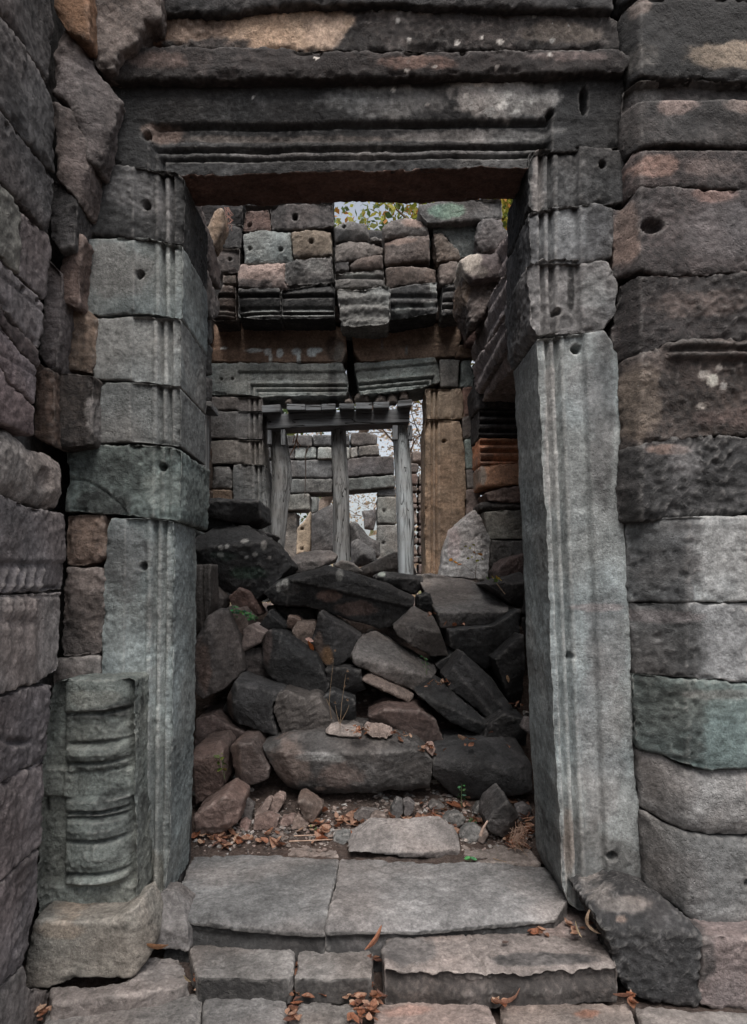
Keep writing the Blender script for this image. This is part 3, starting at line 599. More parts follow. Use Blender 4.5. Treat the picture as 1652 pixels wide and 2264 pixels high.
# =================================================================== INSIDE: rear doorway wall, side walls, far wall
YB = 5.4
rd = thing('stone_doorway', 'rear doorway with a cracked grooved lintel beyond the rubble', 'doorway', (-.1, 5.6, .9))
bw = thing('stone_wall', 'rear wall of loose jumbled blocks and mouldings above the cracked lintel', 'wall', (-.1, 5.6, 3.0))
KB = dict(vox=.0095, sm=2)
def mouldrow(y0, ys, ds):
    return lambda px, py: np.interp(py - y0, ys, ds)
MR = mouldrow(640, [0, 8, 10, 14, 16, 34, 37, 43, 46, 50, 53, 57, 60, 70], [.0, .0, .045, .045, .02, .03, .05, .05, .01, .045, .05, .0, .02, .06])
UP = [ # poly, Y, colour, grime, extras
 ([(544,468),(594,465),(599,508),(539,508)], 5.35, RED, .2, dict(holes=[(552,496,5)])),
 ([(599,462),(612,452),(690,450),(734,452),(738,497),(707,503),(603,508)], 5.3, (.15,.13,.125), .3, dict(holes=[(653,480,6,.08,1.3)])),
 ([(537,515),(575,507),(641,508),(646,579),(600,582),(539,581)], 5.22, (.30,.345,.335), .02, dict(holes=[(553,549,4.5),(621,551,5)], dome=.03)),
 ([(645,512),(690,505),(714,501),(731,508),(736,563),(649,567)], 5.25, (.34,.275,.20), .08, dict(holes=[(688,532,5.5)], dome=.03, blobs=[(690,562,50,10,(.15,.12,.1),.6,.3)])),
 ([(526,604),(533,583),(580,581),(629,581),(635,634),(580,636),(526,634)], 5.15, (.44,.32,.275), .02, dict(dome=.03, amp=1.5, blobs=[(560,627,45,12,(.15,.13,.125),.8,.4,.3)])),
 ([(631,583),(652,575),(690,570),(732,566),(734,623),(636,628)], 5.15, (.21,.205,.20), .2, dict(amp=2, blobs=[(700,588,22,15,(.34,.35,.34),.6,0)])),
 ([(526,638),(619,636),(621,703),(526,702)], 5.0, (.15,.145,.14), .45, dict(front=MR, blobs=[(560,695,50,4,(.5,.52,.5),.8,-.1,.5),(575,684,40,4,(.4,.42,.4),.7,0,.5)])),
 ([(622,641),(670,633),(731,625),(739,639),(739,702),(623,703)], 5.0, (.15,.145,.14), .45, dict(front=MR, blobs=[(690,683,60,4,(.44,.46,.44),.7,0,.5),(680,696,60,3,(.4,.42,.4),.7,0,.5)])),
 ([(493,495),(535,497),(533,548),(475,550)], 5.35, DARK, .3, {}),
 ([(471,551),(529,549),(530,600),(493,601),(477,590)], 5.3, (.14,.11,.10), .3, dict(holes=[(508,572,5)])),
 ([(491,604),(523,605),(523,626),(491,626)], 5.25, BROWN, .3, dict(dome=.02)),
 ([(493,629),(519,631),(523,707),(471,707),(475,663)], 5.1, (.17,.12,.095), .3, dict(front=MR)),
 ([(540,430),(738,430),(736,449),(540,452)], 5.4, DARK, .3, {}),
 ([(440,400),(538,400),(535,495),(440,500)], 5.5, (.11,.10,.1), .3, {}),
 ([(740,497),(775,487),(795,486),(812,493),(817,522),(780,528),(742,528)], 5.2, (.225,.22,.215), .15, dict(dome=.05, holes=[(761,501,4)])),
 ([(845,500),(860,486),(899,475),(933,483),(948,500),(949,514),(900,520),(851,524)], 5.1, (.25,.225,.21), .12, dict(dome=.06, blobs=[(920,490,30,12,(.34,.24,.2),.6,0)])),
 ([(850,531),(874,521),(910,517),(950,515),(953,572),(853,581)], 5.1, (.21,.165,.145), .2, dict(dome=.05, blobs=[(880,530,40,10,(.34,.24,.2),.6,0)])),
 ([(742,532),(775,529),(815,533),(847,545),(847,558),(820,568),(742,577)], 5.15, (.25,.21,.185), .15, dict(dome=.04)),
 ([(812,523),(830,520),(847,526),(846,533),(820,531)], 5.1, (.2,.19,.18), .2, dict(dome=.02)),
 ([(773,583),(800,566),(845,561),(849,588),(780,593)], 5.12, (.25,.185,.155), .15, dict(dome=.04)),
 ([(740,578),(770,576),(773,598),(740,600)], 5.2, DARK, .3, {}),
 ([(742,605),(790,598),(850,594),(852,632),(742,638)], 5.08, (.22,.22,.21), .2, dict(front=lambda px,py: .04*np.exp(-((py-612)/4)**2), blobs=[(790,607,40,5,(.38,.42,.4),.6,0)])),
 ([(747,642),(858,635),(860,700),(858,715),(757,718)], 4.95, (.27,.285,.275), .12, dict(amp=2, front=lambda px,py: .008*np.sin((py+.10*px)*.22+.6*np.sin(px*.05))+.008+.012*np.exp(-((py-668-.06*(px-747))/3.)**2))),
 ([(853,588),(965,588),(967,622),(910,628),(856,634)], 5.05, (.22,.16,.13), .2, dict(dome=.03)),
 ([(861,638),(897,631),(967,623),(968,690),(915,700),(863,705)], 4.95, (.14,.14,.14), .4, dict(front=lambda px,py: .03*np.exp(-((py-655)/5)**2)+.03*np.exp(-((py-675)/4)**2), blobs=[(962,635,12,18,(.38,.42,.41),.7,0),(890,680,20,12,(.4,.42,.4),.5,0,.5),(950,672,14,5,(.5,.52,.5),.7,0,.4)])),
 ([(958,517),(979,517),(1000,545),(1015,568),(990,573),(967,577)], 5.2, (.21,.16,.125), .2, dict(amp=2)),
 ([(971,579),(1013,573),(1015,620),(974,627)], 5.05, (.26,.20,.17), .15, dict(dome=.03)),
 ([(979,629),(1008,625),(1013,658),(1022,693),(979,697)], 5.0, (.19,.185,.18), .3, dict(front=lambda px,py: .05*np.exp(-((py-664)/3)**2)+.05*np.exp(-((py-680)/3)**2)+.04*np.exp(-((py-640)/4)**2))),
 ([(958,478),(1062,470),(1062,566),(1015,568),(985,520),(958,515)], 5.3, (.22,.245,.235), .15, {}),
 ([(925,453),(1000,440),(1109,440),(1109,479),(1001,490),(944,491),(928,470)], 5.0, (.21,.20,.195), .25, dict(th=.3, blobs=[(990,468,40,18,(.22,.34,.27),.75,0,.4)])),
 ([(1060,483),(1112,481),(1120,540),(1065,559),(1052,530)], 4.85, (.22,.20,.20), .25, dict(amp=2, dome=.03)),
 ([(1016,577),(1035,563),(1060,558),(1122,549),(1122,608),(1085,612),(1047,618),(1028,600)], 4.7, (.25,.20,.20), .12, dict(amp=1.2, dome=.03, blobs=[(1038,580,26,32,(.60,.56,.50),.95,-.2),(1060,600,20,12,(.45,.42,.38),.7,0)])),
 ([(1022,612),(1047,620),(1122,612),(1122,650),(1070,686),(1045,715),(1024,660)], 4.8, (.23,.175,.155), .25, dict(amp=2.5, blobs=[(1030,640,10,30,(.33,.24,.17),.6,0)])),
]
for poly, D, col, gr, kw in UP:
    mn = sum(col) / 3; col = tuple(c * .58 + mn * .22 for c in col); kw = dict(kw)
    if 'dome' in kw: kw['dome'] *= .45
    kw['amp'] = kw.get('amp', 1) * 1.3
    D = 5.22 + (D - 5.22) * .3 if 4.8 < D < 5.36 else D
    kw = dict(kw); th = kw.pop('th', .35); nm = 'stone_block'
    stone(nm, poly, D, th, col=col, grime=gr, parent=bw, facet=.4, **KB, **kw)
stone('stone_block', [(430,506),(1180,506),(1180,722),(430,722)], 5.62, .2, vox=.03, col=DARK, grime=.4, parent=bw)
# hidden ledge behind the cornice, carrying it
stone('ledge_slab', [(-1.05, 5.36), (1.0, 5.36), (1.0, 5.6), (-1.05, 5.6)], 3.40, .11, plane='T', vox=.03, col=(.11,.08,.07), grime=.3, raw_uv=True, parent=bw)
# the block between mouldings and lintel (brown, streaked white)
eff = [(495,769,10,4),(560,775,24,5),(598,787,5,17),(591,778,8,8),(618,780,10,10),(660,789,6,18),(655,778,14,10),(690,779,14,12),(700,774,16,7)]
stone('stone_block', [(440,716),(640,712),(757,722),(765,740),(768,775),(757,800),(640,801),(440,800)], YB, .4, col=(.40,.28,.21), grime=.0, parent=bw, amp=.6,
      front=lambda px,py: .012*(1-sstep(py,768,772)), blobs=[(740,770,20,30,(.08,.07,.065),.7,.2),(752,790,14,30,(.32,.32,.30),.5,0)]+[(a,b,c*.8,d,(1.1,1.18,1.18),.97,-.6) for a,b,c,d in eff], **KB)
stone('stone_block', [(778,722),(900,714),(1017,713),(1022,748),(1006,788),(960,790),(800,800),(781,772)], YB, .4, col=(.42,.30,.225), grime=.0, parent=bw, amp=.6, front=lambda px,py: .012*(1-sstep(py+.06*(px-800),768,772)), blobs=[(899,775,3,12,(.5,.55,.55),.8,-.1),(845,760,3,16,(.4,.4,.4),.5,0)], **KB)
stone('stone_block', [(1007,789),(1016,762),(1040,762),(1048,789)], YB, .4, col=(.25,.17,.12), parent=bw, **KB)
stone('stone_block', [(1022,715),(1075,690),(1075,760),(1030,760)], YB-.1, .4, col=(.2,.13,.115), parent=bw, **KB)
def m2(xl, xr, yb, flat=0):
    def f(px, py):
        u = np.maximum(np.maximum(xl - px, px - xr), yb - py) * 1.9
        return np.interp(u, MO_U, MO_D) * 1.5
    return f
stone('lintel', [(440,803),(600,802),(755,803),(766,830),(769,850),(765,873),(680,873),(582,877),(556,872),(440,872)], YB, .4, col=(.33,.36,.35), grime=.08, parent=rd, holes=[(489,838,3),(514,837,3)],
      vox=.0085, sm=2, front=m2(579, 1200, 874), blobs=[(735,845,12,50,(.09,.09,.09),.75,.3),(755,830,12,40,(.30,.31,.30),.6,0),(640,815,120,10,(.25,.28,.27),.6,0)])
stone('lintel', [(783,803),(870,796),(963,790),(971,815),(975,844),(956,848),(937,857),(870,864),(797,871),(790,840)], YB-.02, .4, col=(.33,.37,.355), grime=.08, lich=.1, parent=rd, vox=.0085, sm=2,
      front=lambda px,py: m2(400, 935, 871)(px, py + (px-797)*.095), blobs=[(870,815,40,14,(.38,.41,.39),.6,0,.4)])
stone('stone_block', [(766,735),(778,735),(783,800),(790,835),(793,868),(780,874),(772,860),(768,820)], YB+.22, .3, col=(.06,.06,.06), grime=.5, parent=bw, **KB)
RDJ = [
 ([(971,793),(1017,794),(1014,855),(974,855)], (.22,.22,.21), {}), ([(1021,797),(1040,795),(1050,830),(1045,856),(1017,856)], (.28,.33,.32), {}),
 ([(440,876),(578,878),(580,907),(440,906)], (.17,.16,.155), dict(front=m2(579,1200,600))), ([(440,909),(580,911),(580,970),(440,968)], (.165,.165,.165), dict(front=m2(579,1200,600))),
 ([(440,973),(580,973),(582,1026),(440,1026)], (.18,.175,.165), dict(front=m2(580,1200,600))), ([(515,1030),(525,1026),(584,1028),(590,1110),(592,1330),(514,1330)], (.16,.165,.165), dict(front=m2(588,1200,600))),
 ([(470,1030),(505,1031),(512,1048),(512,1080),(468,1080)], (.17,.165,.16), dict(dome=.02)), ([(466,1082),(512,1083),(512,1110),(466,1110)], (.21,.15,.11), {}), ([(430,1030),(466,1030),(465,1110),(430,1110)], (.12,.12,.12), {}), ([(430,1112),(512,1112),(512,1330),(430,1330)], (.12,.12,.12), {}),
 ([(942,861),(1020,858),(1026,875),(1026,925),(947,926)], (.36,.28,.21), dict(front=m2(0,944,600))),
 ([(940,935),(949,927),(1017,930),(1022,949),(1030,1029),(1029,1200),(1025,1330),(942,1330)], (.36,.265,.19), dict(front=m2(0,944,600), holes=[(983,974,5,.05,.8)], blobs=[(985,1180,50,60,(.2,.16,.125),.6,.2)])),
 ([(1024,857),(1044,855),(1050,920),(1027,921)], (.42,.27,.22), {}), ([(1023,923),(1055,912),(1057,963),(1024,970)], (.24,.21,.19), {}),
 ([(1027,972),(1051,970),(1052,1036),(1030,1037)], (.25,.31,.295), {}), ([(1053,966),(1062,964),(1064,1024),(1054,1034)], (.36,.22,.15), {}),
 ([(1031,1039),(1057,1038),(1059,1078),(1034,1080)], (.22,.21,.2), {}), ([(1031,1084),(1062,1080),(1066,1130),(1060,1330),(1031,1330)], (.23,.19,.175), {}),
 ([(1050,800),(1090,800),(1120,905),(1056,905)], (.06,.055,.055), {}),
]
for poly, col, kw in RDJ:
    col = tuple(c * 1.3 for c in col)
    stone('jamb_block' if kw.get('front') else 'stone_block', poly, YB, .42, col=col, grime=.15, parent=rd, vox=.0085, sm=2, amp=.8, **kw)
# right part of the room: moulded pilaster seen beside the near jamb
rp = thing('stone_wall', 'stack of moulded orange and dark blocks in the room, right of the rear doorway', 'wall', (1.1, 5.1, 1.0))
MQ = lambda a: mouldrow(a, [0, 4, 7, 12, 15, 22, 25, 30, 33, 42, 45, 50, 53, 62], [.02, 0, .05, .05, .01, .0, .045, .045, .0, .01, .05, .04, .0, .03])
RP = [
 ([(1048,850),(1190,850),(1190,903),(1056,903)], (.12,.11,.11), .3, {}),
 ([(1058,905),(1180,900),(1180,966),(1058,967)], (.13,.12,.12), .35, dict(front=MQ(905))),
 ([(1061,969),(1180,967),(1180,1022),(1063,1025)], (.85,.42,.25), -.2, dict(front=MQ(969), blobs=[(1075,1010,16,20,(.24,.2,.18),.6,.1)])),
 ([(1062,1029),(1180,1024),(1180,1070),(1064,1077)], (.70,.40,.26), -.1, dict(blobs=[(1068,1050,8,24,(.4,.38,.34),.8,0)])),
 ([(1072,1090),(1110,1078),(1180,1073),(1180,1112),(1082,1108)], (.32,.24,.21), .1, dict(amp=1.6)),
 ([(1062,1112),(1075,1108),(1180,1112),(1180,1126),(1064,1127)], (.13,.12,.115), .3, dict(dome=.03)),
 ([(1071,1131),(1180,1127),(1180,1192),(1080,1192)], (.33,.33,.30), .05, dict(amp=1.2)),
 ([(1085,1196),(1180,1195),(1180,1254),(1085,1254)], (.2,.2,.2), .1, dict(front=lambda px,py: -.012*np.exp(-((np.sqrt((px-1112)**2+(py-1222)**2)-17)/3)**2)-.01*np.exp(-((np.sqrt((px-1112)**2+(py-1222)**2)-8)/3)**2))),
 ([(1085,1257),(1180,1257),(1180,1360),(1085,1360)], (.12,.12,.12), .25, {}),
]
for poly, col, gr, kw in RP: stone('stone_block', poly, 5.05, .5, col=col, grime=gr, parent=rp, **KB, **kw)

# side walls of the room
ls = thing('stone_wall', 'dark side wall of the room seen past the left jamb', 'wall', (-1.1, 4.2, .2))
LS = [
 ([(404,380),(440,440),(462,505),(478,560),(486,600),(490,640),(470,620),(444,540),(404,470)], -.97, (.17,.14,.13)),
 ([(404,480),(444,548),(470,628),(486,668),(484,700),(468,706),(440,650),(404,560)], -.95, (.19,.17,.16)),
 ([(404,570),(440,660),(466,712),(470,760),(440,740),(404,690)], -.98, (.16,.155,.15)),
 ([(404,700),(440,748),(470,768),(468,830),(440,825),(404,800)], -1.03, (.17,.17,.165)),
 ([(404,810),(440,832),(468,838),(466,890),(404,880)], -1.03, (.14,.14,.14)),
 ([(404,890),(466,896),(466,1020),(404,1000)], -1.05, (.13,.12,.12)),
]
for poly, D, col in LS: stone('stone_block', poly, D, .35, plane='L', vox=.012, col=col, grime=.25, amp=1.6, parent=ls, sm=4)
courses(3.02, 5.5, 0, 3.35, -1.12, 'L', ls, seed=33)
o = stone('leaning_slab', [(478,466),(493,460),(494,493),(482,525),(471,547),(457,508)], 4.7, .16, vox=.012, col=(.30,.22,.16), grime=.1, amp=2)
tag(o, 'brown slab leaning in the upper left corner of the opening', 'stone slab')
rs = thing('stone_wall', 'side wall of the room with rotten overhanging cornices past the right jamb', 'wall', (.95, 4.5, .2))
RS = [
 ([(1150,560),(1150,640),(1085,740),(1046,800),(1042,790),(1046,740),(1090,640)], .82, (.19,.165,.16)),
 ([(1150,650),(1150,730),(1100,790),(1055,870),(1046,850),(1048,806),(1090,745)], .80, (.17,.145,.14)),
 ([(1150,745),(1150,790),(1100,845),(1058,900),(1056,880),(1102,800)], .84, (.22,.18,.165)),
 ([(1150,480),(1150,560),(1086,640),(1060,690),(1060,600)], .90, (.2,.17,.165)),
]
for poly, D, col in RS: stone('stone_block', poly, D, .4, plane='R', vox=.010, col=tuple(c * 1.7 for c in col), grime=.15, amp=1.6, rough=1.3, parent=rs, sm=3,
      front=lambda px,py: .014*np.sin((py+(px-1100)*1.9)*.12)+.014)
courses(-5.5, -3.02, 0, 3.35, 1.12, 'R', rs, seed=35)

# far wall with the third doorway
YC = 11.0
fw_ = thing('stone_wall', 'far ruined wall with a small third doorway seen between the timber posts', 'wall', (0, 11.2, .3))
FWB = [
 ([(560,961),(628,962),(628,986),(560,986)],DGREY),([(632,962),(690,962),(690,986),(632,986)],DGREY),([(693,962),(772,960),(772,985),(693,985)],DGREY),([(775,956),(805,955),(834,962),(834,983),(775,984)],(.17,.15,.14)),
 ([(560,989),(633,989),(633,1014),(560,1014)],DGREY),([(636,990),(651,990),(651,1014),(636,1014)],(.12,.12,.12)),([(653,988),(700,988),(700,1014),(653,1014)],(.42,.45,.43)),([(703,988),(772,988),(772,1014),(703,1014)],(.36,.38,.36)),([(775,989),(790,988),(791,1009),(775,1013)],(.4,.38,.35)),([(793,986),(836,983),(839,1006),(793,1008)],(.22,.2,.18)),
 ([(560,1018),(735,1017),(735,1056),(560,1056)],(.15,.15,.15)),([(738,1018),(800,1010),(870,1008),(872,1047),(738,1056)],(.14,.13,.13)),
 ([(560,1059),(735,1059),(735,1090),(560,1090)],(.16,.165,.16)),([(738,1059),(830,1054),(872,1050),(874,1076),(835,1080),(738,1088)],(.17,.18,.17)),
 ([(600,1092),(684,1092),(685,1127),(600,1130)],(.24,.24,.22)),([(600,1132),(656,1132),(656,1250),(600,1250)],(.2,.18,.16)),
 ([(835,1080),(875,1078),(875,1096),(835,1096)],(.12,.12,.12)),([(834,1098),(876,1098),(876,1158),(834,1158)],(.23,.23,.21)),([(834,1161),(880,1161),(880,1290),(834,1290)],(.24,.235,.22)),
 ([(912,996),(936,1000),(938,1020),(912,1021)],(.3,.25,.22)),([(905,1024),(925,1024),(925,1044),(905,1044)],(.2,.17,.16)),
]
yy = 1046
rr = random.Random(5)
while yy < 1260:
    h = rr.choice([12, 16, 26, 34]); FWB.append(([(884, yy), (rr.uniform(915, 926), yy + 1), (924, yy + h - 2), (884, yy + h - 2)], rr.choice([(.2,.14,.12), (.26,.2,.17), (.13,.12,.12), (.4,.34,.3)])))
    FWB.append(([(927, yy + 2), (960, yy), (960, yy + h - 2), (927, yy + h - 2)], rr.choice([(.16,.12,.11), (.22,.18,.15)])))
    yy += h
for poly, col in FWB: stone('stone_block', poly, YC + rr.uniform(-.06, .06), .5, vox=.022, col=col, grime=.25, sm=2, amp=1.4, parent=fw_, holes=[(849,1129,3,.08),(848,1200,3,.08)])
o = stone('leaning_slab', [(673,1152),(683,1135),(687,1128),(688,1180),(685,1222),(655,1226),(656,1168)], 9.6, .3, vox=.018, col=(.42,.33,.24), grime=.05, holes=[(668,1169,3,.08),(668,1213,3,.08)]); tag(o, 'tan broken door post leaning beneath the far doorway lintel', 'stone post')
o = stone('leaning_slab', [(687,1094),(703,1094),(702,1132),(688,1136)], 12.2, .3, vox=.02, col=(.5,.53,.52), grime=-.1); tag(o, 'pale grey upright stone just inside the far doorway', 'stone post')
BGR = [
 ([(687,1135),(700,1128),(730,1112),(745,1116),(770,1150),(770,1240),(687,1240)], 9.2, 'dark speckled boulder seen through the far doorway, left of the middle post', .12),
 ([(773,1155),(785,1152),(800,1165),(815,1185),(840,1198),(840,1230),(773,1230)], 9.4, 'dark boulder seen through the far doorway, right of the middle post', .1),
 ([(800,1128),(832,1126),(832,1140),(826,1168),(806,1166),(806,1142)], 13.5, 'small broken stone pillar stump in the far doorway', .5),
 ([(776,1196),(790,1190),(831,1214),(834,1250),(776,1250)], 7.6, 'tilted boulder with a pale edge behind the middle and right posts', .14),
]
for poly, D, lb, k in BGR:
    o = stone('fallen_block', poly, D, .5, vox=.02, col=(k*1.05, k, k*.98), grime=.25, lich=.15, dome=.12, domer=.25, amp=2); tag(o, lb, 'fallen block')

# ---- weathered timber prop in the rear doorway
def wood_mat(name, c1, c2, sc=30):
    m, N, L, P = nmat(name)
    tc = N.new('ShaderNodeTexCoord'); at = N.new('ShaderNodeAttribute'); at.attribute_name = 'along'
    V = at.outputs['Vector']
    n1 = noise_n(N, L, V, sc, 6, .7, .3); n2 = noise_n(N, L, tc.outputs['Object'], 6, 4, .6); n3 = noise_n(N, L, V, sc * .35, 3, .5, 1.)
    c = mixc(N, L, maprange(N, L, n1, .3, .55), c1, c2)
    crack = maprange(N, L, mth(N, L, 'ABSOLUTE', mth(N, L, 'SUBTRACT', n3, .5)), .0, .012, 0, 1)
    c = mixc(N, L, crack, (.02, .018, .016), c)
    c = mixc(N, L, maprange(N, L, n2, .35, .7, 0, .5), c, mixc(N, L, 1., c, (.6, .52, .47), 'MULTIPLY'))
    L.new(c, P.inputs['Base Color']); P.inputs['Roughness'].default_value = .85; P.inputs['Specular IOR Level'].default_value = .25
    h = mth(N, L, 'ADD', mth(N, L, 'MULTIPLY', n1, .6), crack)
    bp = N.new('ShaderNodeBump'); bp.inputs['Distance'].default_value = .012; L.new(h, bp.inputs['Height']); L.new(bp.outputs[0], P.inputs['Normal'])
    return m
M_LOG = wood_mat('greyed_log', (.06, .06, .058), (.27, .275, .275)); M_LOG2 = wood_mat('silvered_log', (.12, .125, .125), (.48, .52, .54)); M_BEAM = wood_mat('dark_weathered_plank', (.06, .063, .066), (.18, .19, .20), 45)
def log(name, pts, rads, m, parent, seg=28, n=70, seed=0, knots=()):
    """a debarked trunk through centre points (x,y,Y) with radii in metres"""
    P_ = np.array([P3(*p) for p in pts]); t = np.linspace(0, 1, len(pts)); T = np.linspace(0, 1, n)
    cen = np.stack([np.interp(T, t, P_[:, k]) for k in range(3)], 1); k = np.ones(7) / 7
    for a in range(2): cen[3:-3, a] = np.convolve(cen[:, a], k, 'same')[3:-3]
    rad = np.interp(T, t, rads); L_ = abs(cen[-1, 2] - cen[0, 2])
    vs_, al = [], []
    for i in range(n):
        for j in range(seg):
            a = 2 * math.pi * j / seg; vs_.append((i, a))
    A = np.array(vs_); ii = A[:, 0].astype(int); a = A[:, 1]
    q = np.stack([np.cos(a) * 1.1, np.sin(a) * 1.1, T[ii] * L_ * .9 + seed], 1)
    q2 = np.stack([np.cos(a) * 3.5, np.sin(a) * 3.5, T[ii] * L_ * 1.6 + seed], 1)
    r = rad[ii] * (1 + .22 * fbm(q, 1, 2) + .03 * fbm(q2, 2, 4))
    for (kt, ka, kr) in knots: r = r + kr * np.exp(-((T[ii] - kt) / .02) ** 2 - ((a - ka) / .35) ** 2)
    co = np.stack([cen[ii, 0] + np.cos(a) * r, cen[ii, 1] + np.sin(a) * r, cen[ii, 2]], 1)
    fs = [[i * seg + j, i * seg + (j + 1) % seg, (i + 1) * seg + (j + 1) % seg, (i + 1) * seg + j] for i in range(n - 1) for j in range(seg)]
    fs.append(list(range(seg))[::-1]); fs.append([(n - 1) * seg + j for j in range(seg)])
    c = co.mean(0); c[2] = co[:, 2].min(); me = bpy.data.meshes.new(name); me.from_pydata([tuple(p) for p in co - c], [], fs)
    me.polygons.foreach_set('use_smooth', [True] * (len(fs) - 2) + [False] * 2)
    at = me.attributes.new('along', 'FLOAT_VECTOR', 'POINT')
    at.data.foreach_set('vector', np.stack([np.cos(a) * .1, np.sin(a) * .1, T[ii] * L_ * .22 + seed], 1).ravel().astype(np.float32))
    return link(name, me, m, parent, tuple(c))
def plank(name, x0, y0, x1, y1, Yf, dep, m, parent, sag=(0, 0), bevel=.004):
    """a sawn timber whose front face spans these picture corners at depth Yf"""
    a, b, c, d = P3(x0, y0, Yf), P3(x1, y0 + sag[0], Yf), P3(x1, y1 + sag[1], Yf), P3(x0, y1, Yf)
    vs_ = [a, b, c, d] + [(p[0], p[1] + dep, p[2]) for p in (a, b, c, d)]
    o = simple(name, vs_, [(0, 1, 2, 3), (7, 6, 5, 4), (0, 4, 5, 1), (3, 2, 6, 7), (0, 3, 7, 4), (1, 5, 6, 2)], m, parent, bevel=bevel)
    me = o.data; co = np.empty(len(me.vertices) * 3); me.vertices.foreach_get('co', co); co = co.reshape(-1, 3)
    wide = (x1 - x0) > (y1 - y0)
    v = co[:, [2, 1, 0]] if wide else co
    v = v * np.array([1, 1, .06]) + random.random() * 9
    at = me.attributes.new('along', 'FLOAT_VECTOR', 'POINT'); at.data.foreach_set('vector', v.ravel().astype(np.float32))
    return o
tp = thing('timber_prop', 'weathered timber prop of three log posts under a dark beam in the rear doorway', 'timber prop', (-.1, 5.6, 1.3))
YT = 5.5
log('log_post', [(612,1300,5.6),(610,1228,5.6),(618,1130,5.6),(625,1050,5.6),(619,1000,5.6),(616,948,5.6)], [.06,.058,.066,.072,.066,.055], M_LOG, tp, seed=1)
log('log_post', [(757,1300,5.6),(755,1245,5.6),(754,1120,5.6),(753,1060,5.6),(750,1000,5.6),(749,946,5.6)], [.066,.062,.060,.060,.057,.054], M_LOG, tp, seed=5)
log('log_post', [(900,1300,5.55),(898,1268,5.55),(897,1150,5.55),(894,1080,5.55),(890,1000,5.55),(888,968,5.55),(888,934,5.55)], [.058,.056,.066,.062,.060,.058,.034], M_LOG2, tp, seed=9, knots=[(.86, 5.9, .03)])
plank('beam', 590, 916, 906, 948, YT-.08, .22, M_BEAM, tp, sag=(-13, -15), bevel=.006)
for a in ((591, 950, 600, 982), (621, 948, 631, 984), (868, 940, 880, 972), (902, 940, 912, 972)): plank('cleat', *a, YT - .07, .05, M_BEAM, tp)
x = 577
for (x0, x1, ya, yb, dy, dz) in ((579,621,896,912,-2,.45),(634,676,893,906,0,.5),(676,711,895,907,0,.42),(711,743,893,906,-1,.5),(750,785,892,904,0,.45),(786,824,890,904,0,.42),(826,862,889,902,-1,.47),(880,912,886,899,-3,.5)):
    plank('deck_board', x0, ya, x1 - 1, yb, YT - .16, dz, M_BEAM, tp, sag=(dy, dy))
stl = ((800,876,16,9),(842,879,14,10),(868,878,12,11),(893,868,10,14),(638,884,9,8),(770,884,8,6))
for k, (x, y, a, b) in enumerate(stl):
    o = stone('loose_stone', [(x-a,y+b),(x-a*.9,y-b*.4),(x-a*.2,y-b),(x+a*.8,y-b*.7),(x+a,y+b)], 5.42, .12, vox=.01, col=(.22,.19,.17), grime=.1, dome=.02, domer=.03)
    tag(o, ['rubbly stone on the timber deck left of its right end', 'stone with broken face on the timber deck boards', 'dark stone wedged on the timber deck', 'tall stone at the right end of the timber deck', 'small stone at the left end of the timber deck', 'thin stone under the cracked lintel on the deck'][k], 'loose stone')
sp = thing('timber_prop', 'narrow squared timber post with plank cap against the left side wall', 'timber prop', (-1.0, 4.6, 1.0))
pp = plank('post', 433, 917, 456, 1110, 4.55, .1, M_LOG, sp, bevel=.006); plank('plank_cap', 436, 885, 467, 895, 4.5, .22, M_LOG, sp, sag=(2, 4)); plank('plank_cap', 445, 897, 469, 904, 4.52, .2, M_BEAM, sp)
# =================================================================== GROUND AND RUBBLE
def soil_material():
    m, N, L, P = nmat('leafy_soil')
    tc = N.new('ShaderNodeTexCoord'); V = tc.outputs['Object']
    n1 = noise_n(N, L, V, 5, 6, .7); n2 = noise_n(N, L, V, 60, 6, .75)
    c = mixc(N, L, maprange(N, L, n1, .35, .65), (.04, .026, .021), (.085, .052, .04))
    c = mixc(N, L, maprange(N, L, n2, .4, .7), c, (.14, .105, .088))
    L.new(c, P.inputs['Base Color']); P.inputs['Roughness'].default_value = .95
    bp = N.new('ShaderNodeBump'); bp.inputs['Distance'].default_value = .03; L.new(n2, bp.inputs['Height']); L.new(bp.outputs[0], P.inputs['Normal'])
    return m
M_SOIL = soil_material()
def floor_z(X, Y):
    z = np.interp(Y, [2.95, 3.1, 3.45, 3.7, 4.0, 4.4, 4.8, 5.3, 6.2, 8, 10, 12], [.165, .175, .25, .30, .50, .72, .92, 1.12, 1.1, .95, .75, .6])
    return z
def sheet(name, x0, x1, y0, y1, nx, ny, zf, m, kind='structure'):
    xs = np.linspace(x0, x1, nx); ys = np.linspace(y0, y1, ny); X, Y = np.meshgrid(xs, ys)
    Z = zf(X.ravel(), Y.ravel())
    co = np.stack([X.ravel(), Y.ravel(), Z], 1)
    fs = [[j * nx + i, j * nx + i + 1, (j + 1) * nx + i + 1, (j + 1) * nx + i] for j in range(ny - 1) for i in range(nx - 1)]
    me = bpy.data.meshes.new(name); me.from_pydata([tuple(p) for p in co], [], fs)
    me.polygons.foreach_set('use_smooth', [True] * len(fs))
    o = link(name, me, m); o['kind'] = kind; return o
def z_in(X, Y):
    q = np.stack([X, Y, X * 0], 1); return floor_z(X, Y) + fbm(q, 3, 3) * .022 + fbm(q, 22, 3) * .008
sheet('soil_floor', -1.12, 1.12, 3.0, 5.5, 300, 330, z_in, M_SOIL)
sheet('soil_bank', -5, 5, 5.5, 16, 120, 130, lambda X, Y: floor_z(X, Y) + fbm(np.stack([X, Y, X * 0], 1), 1, 3) * .08, M_SOIL)
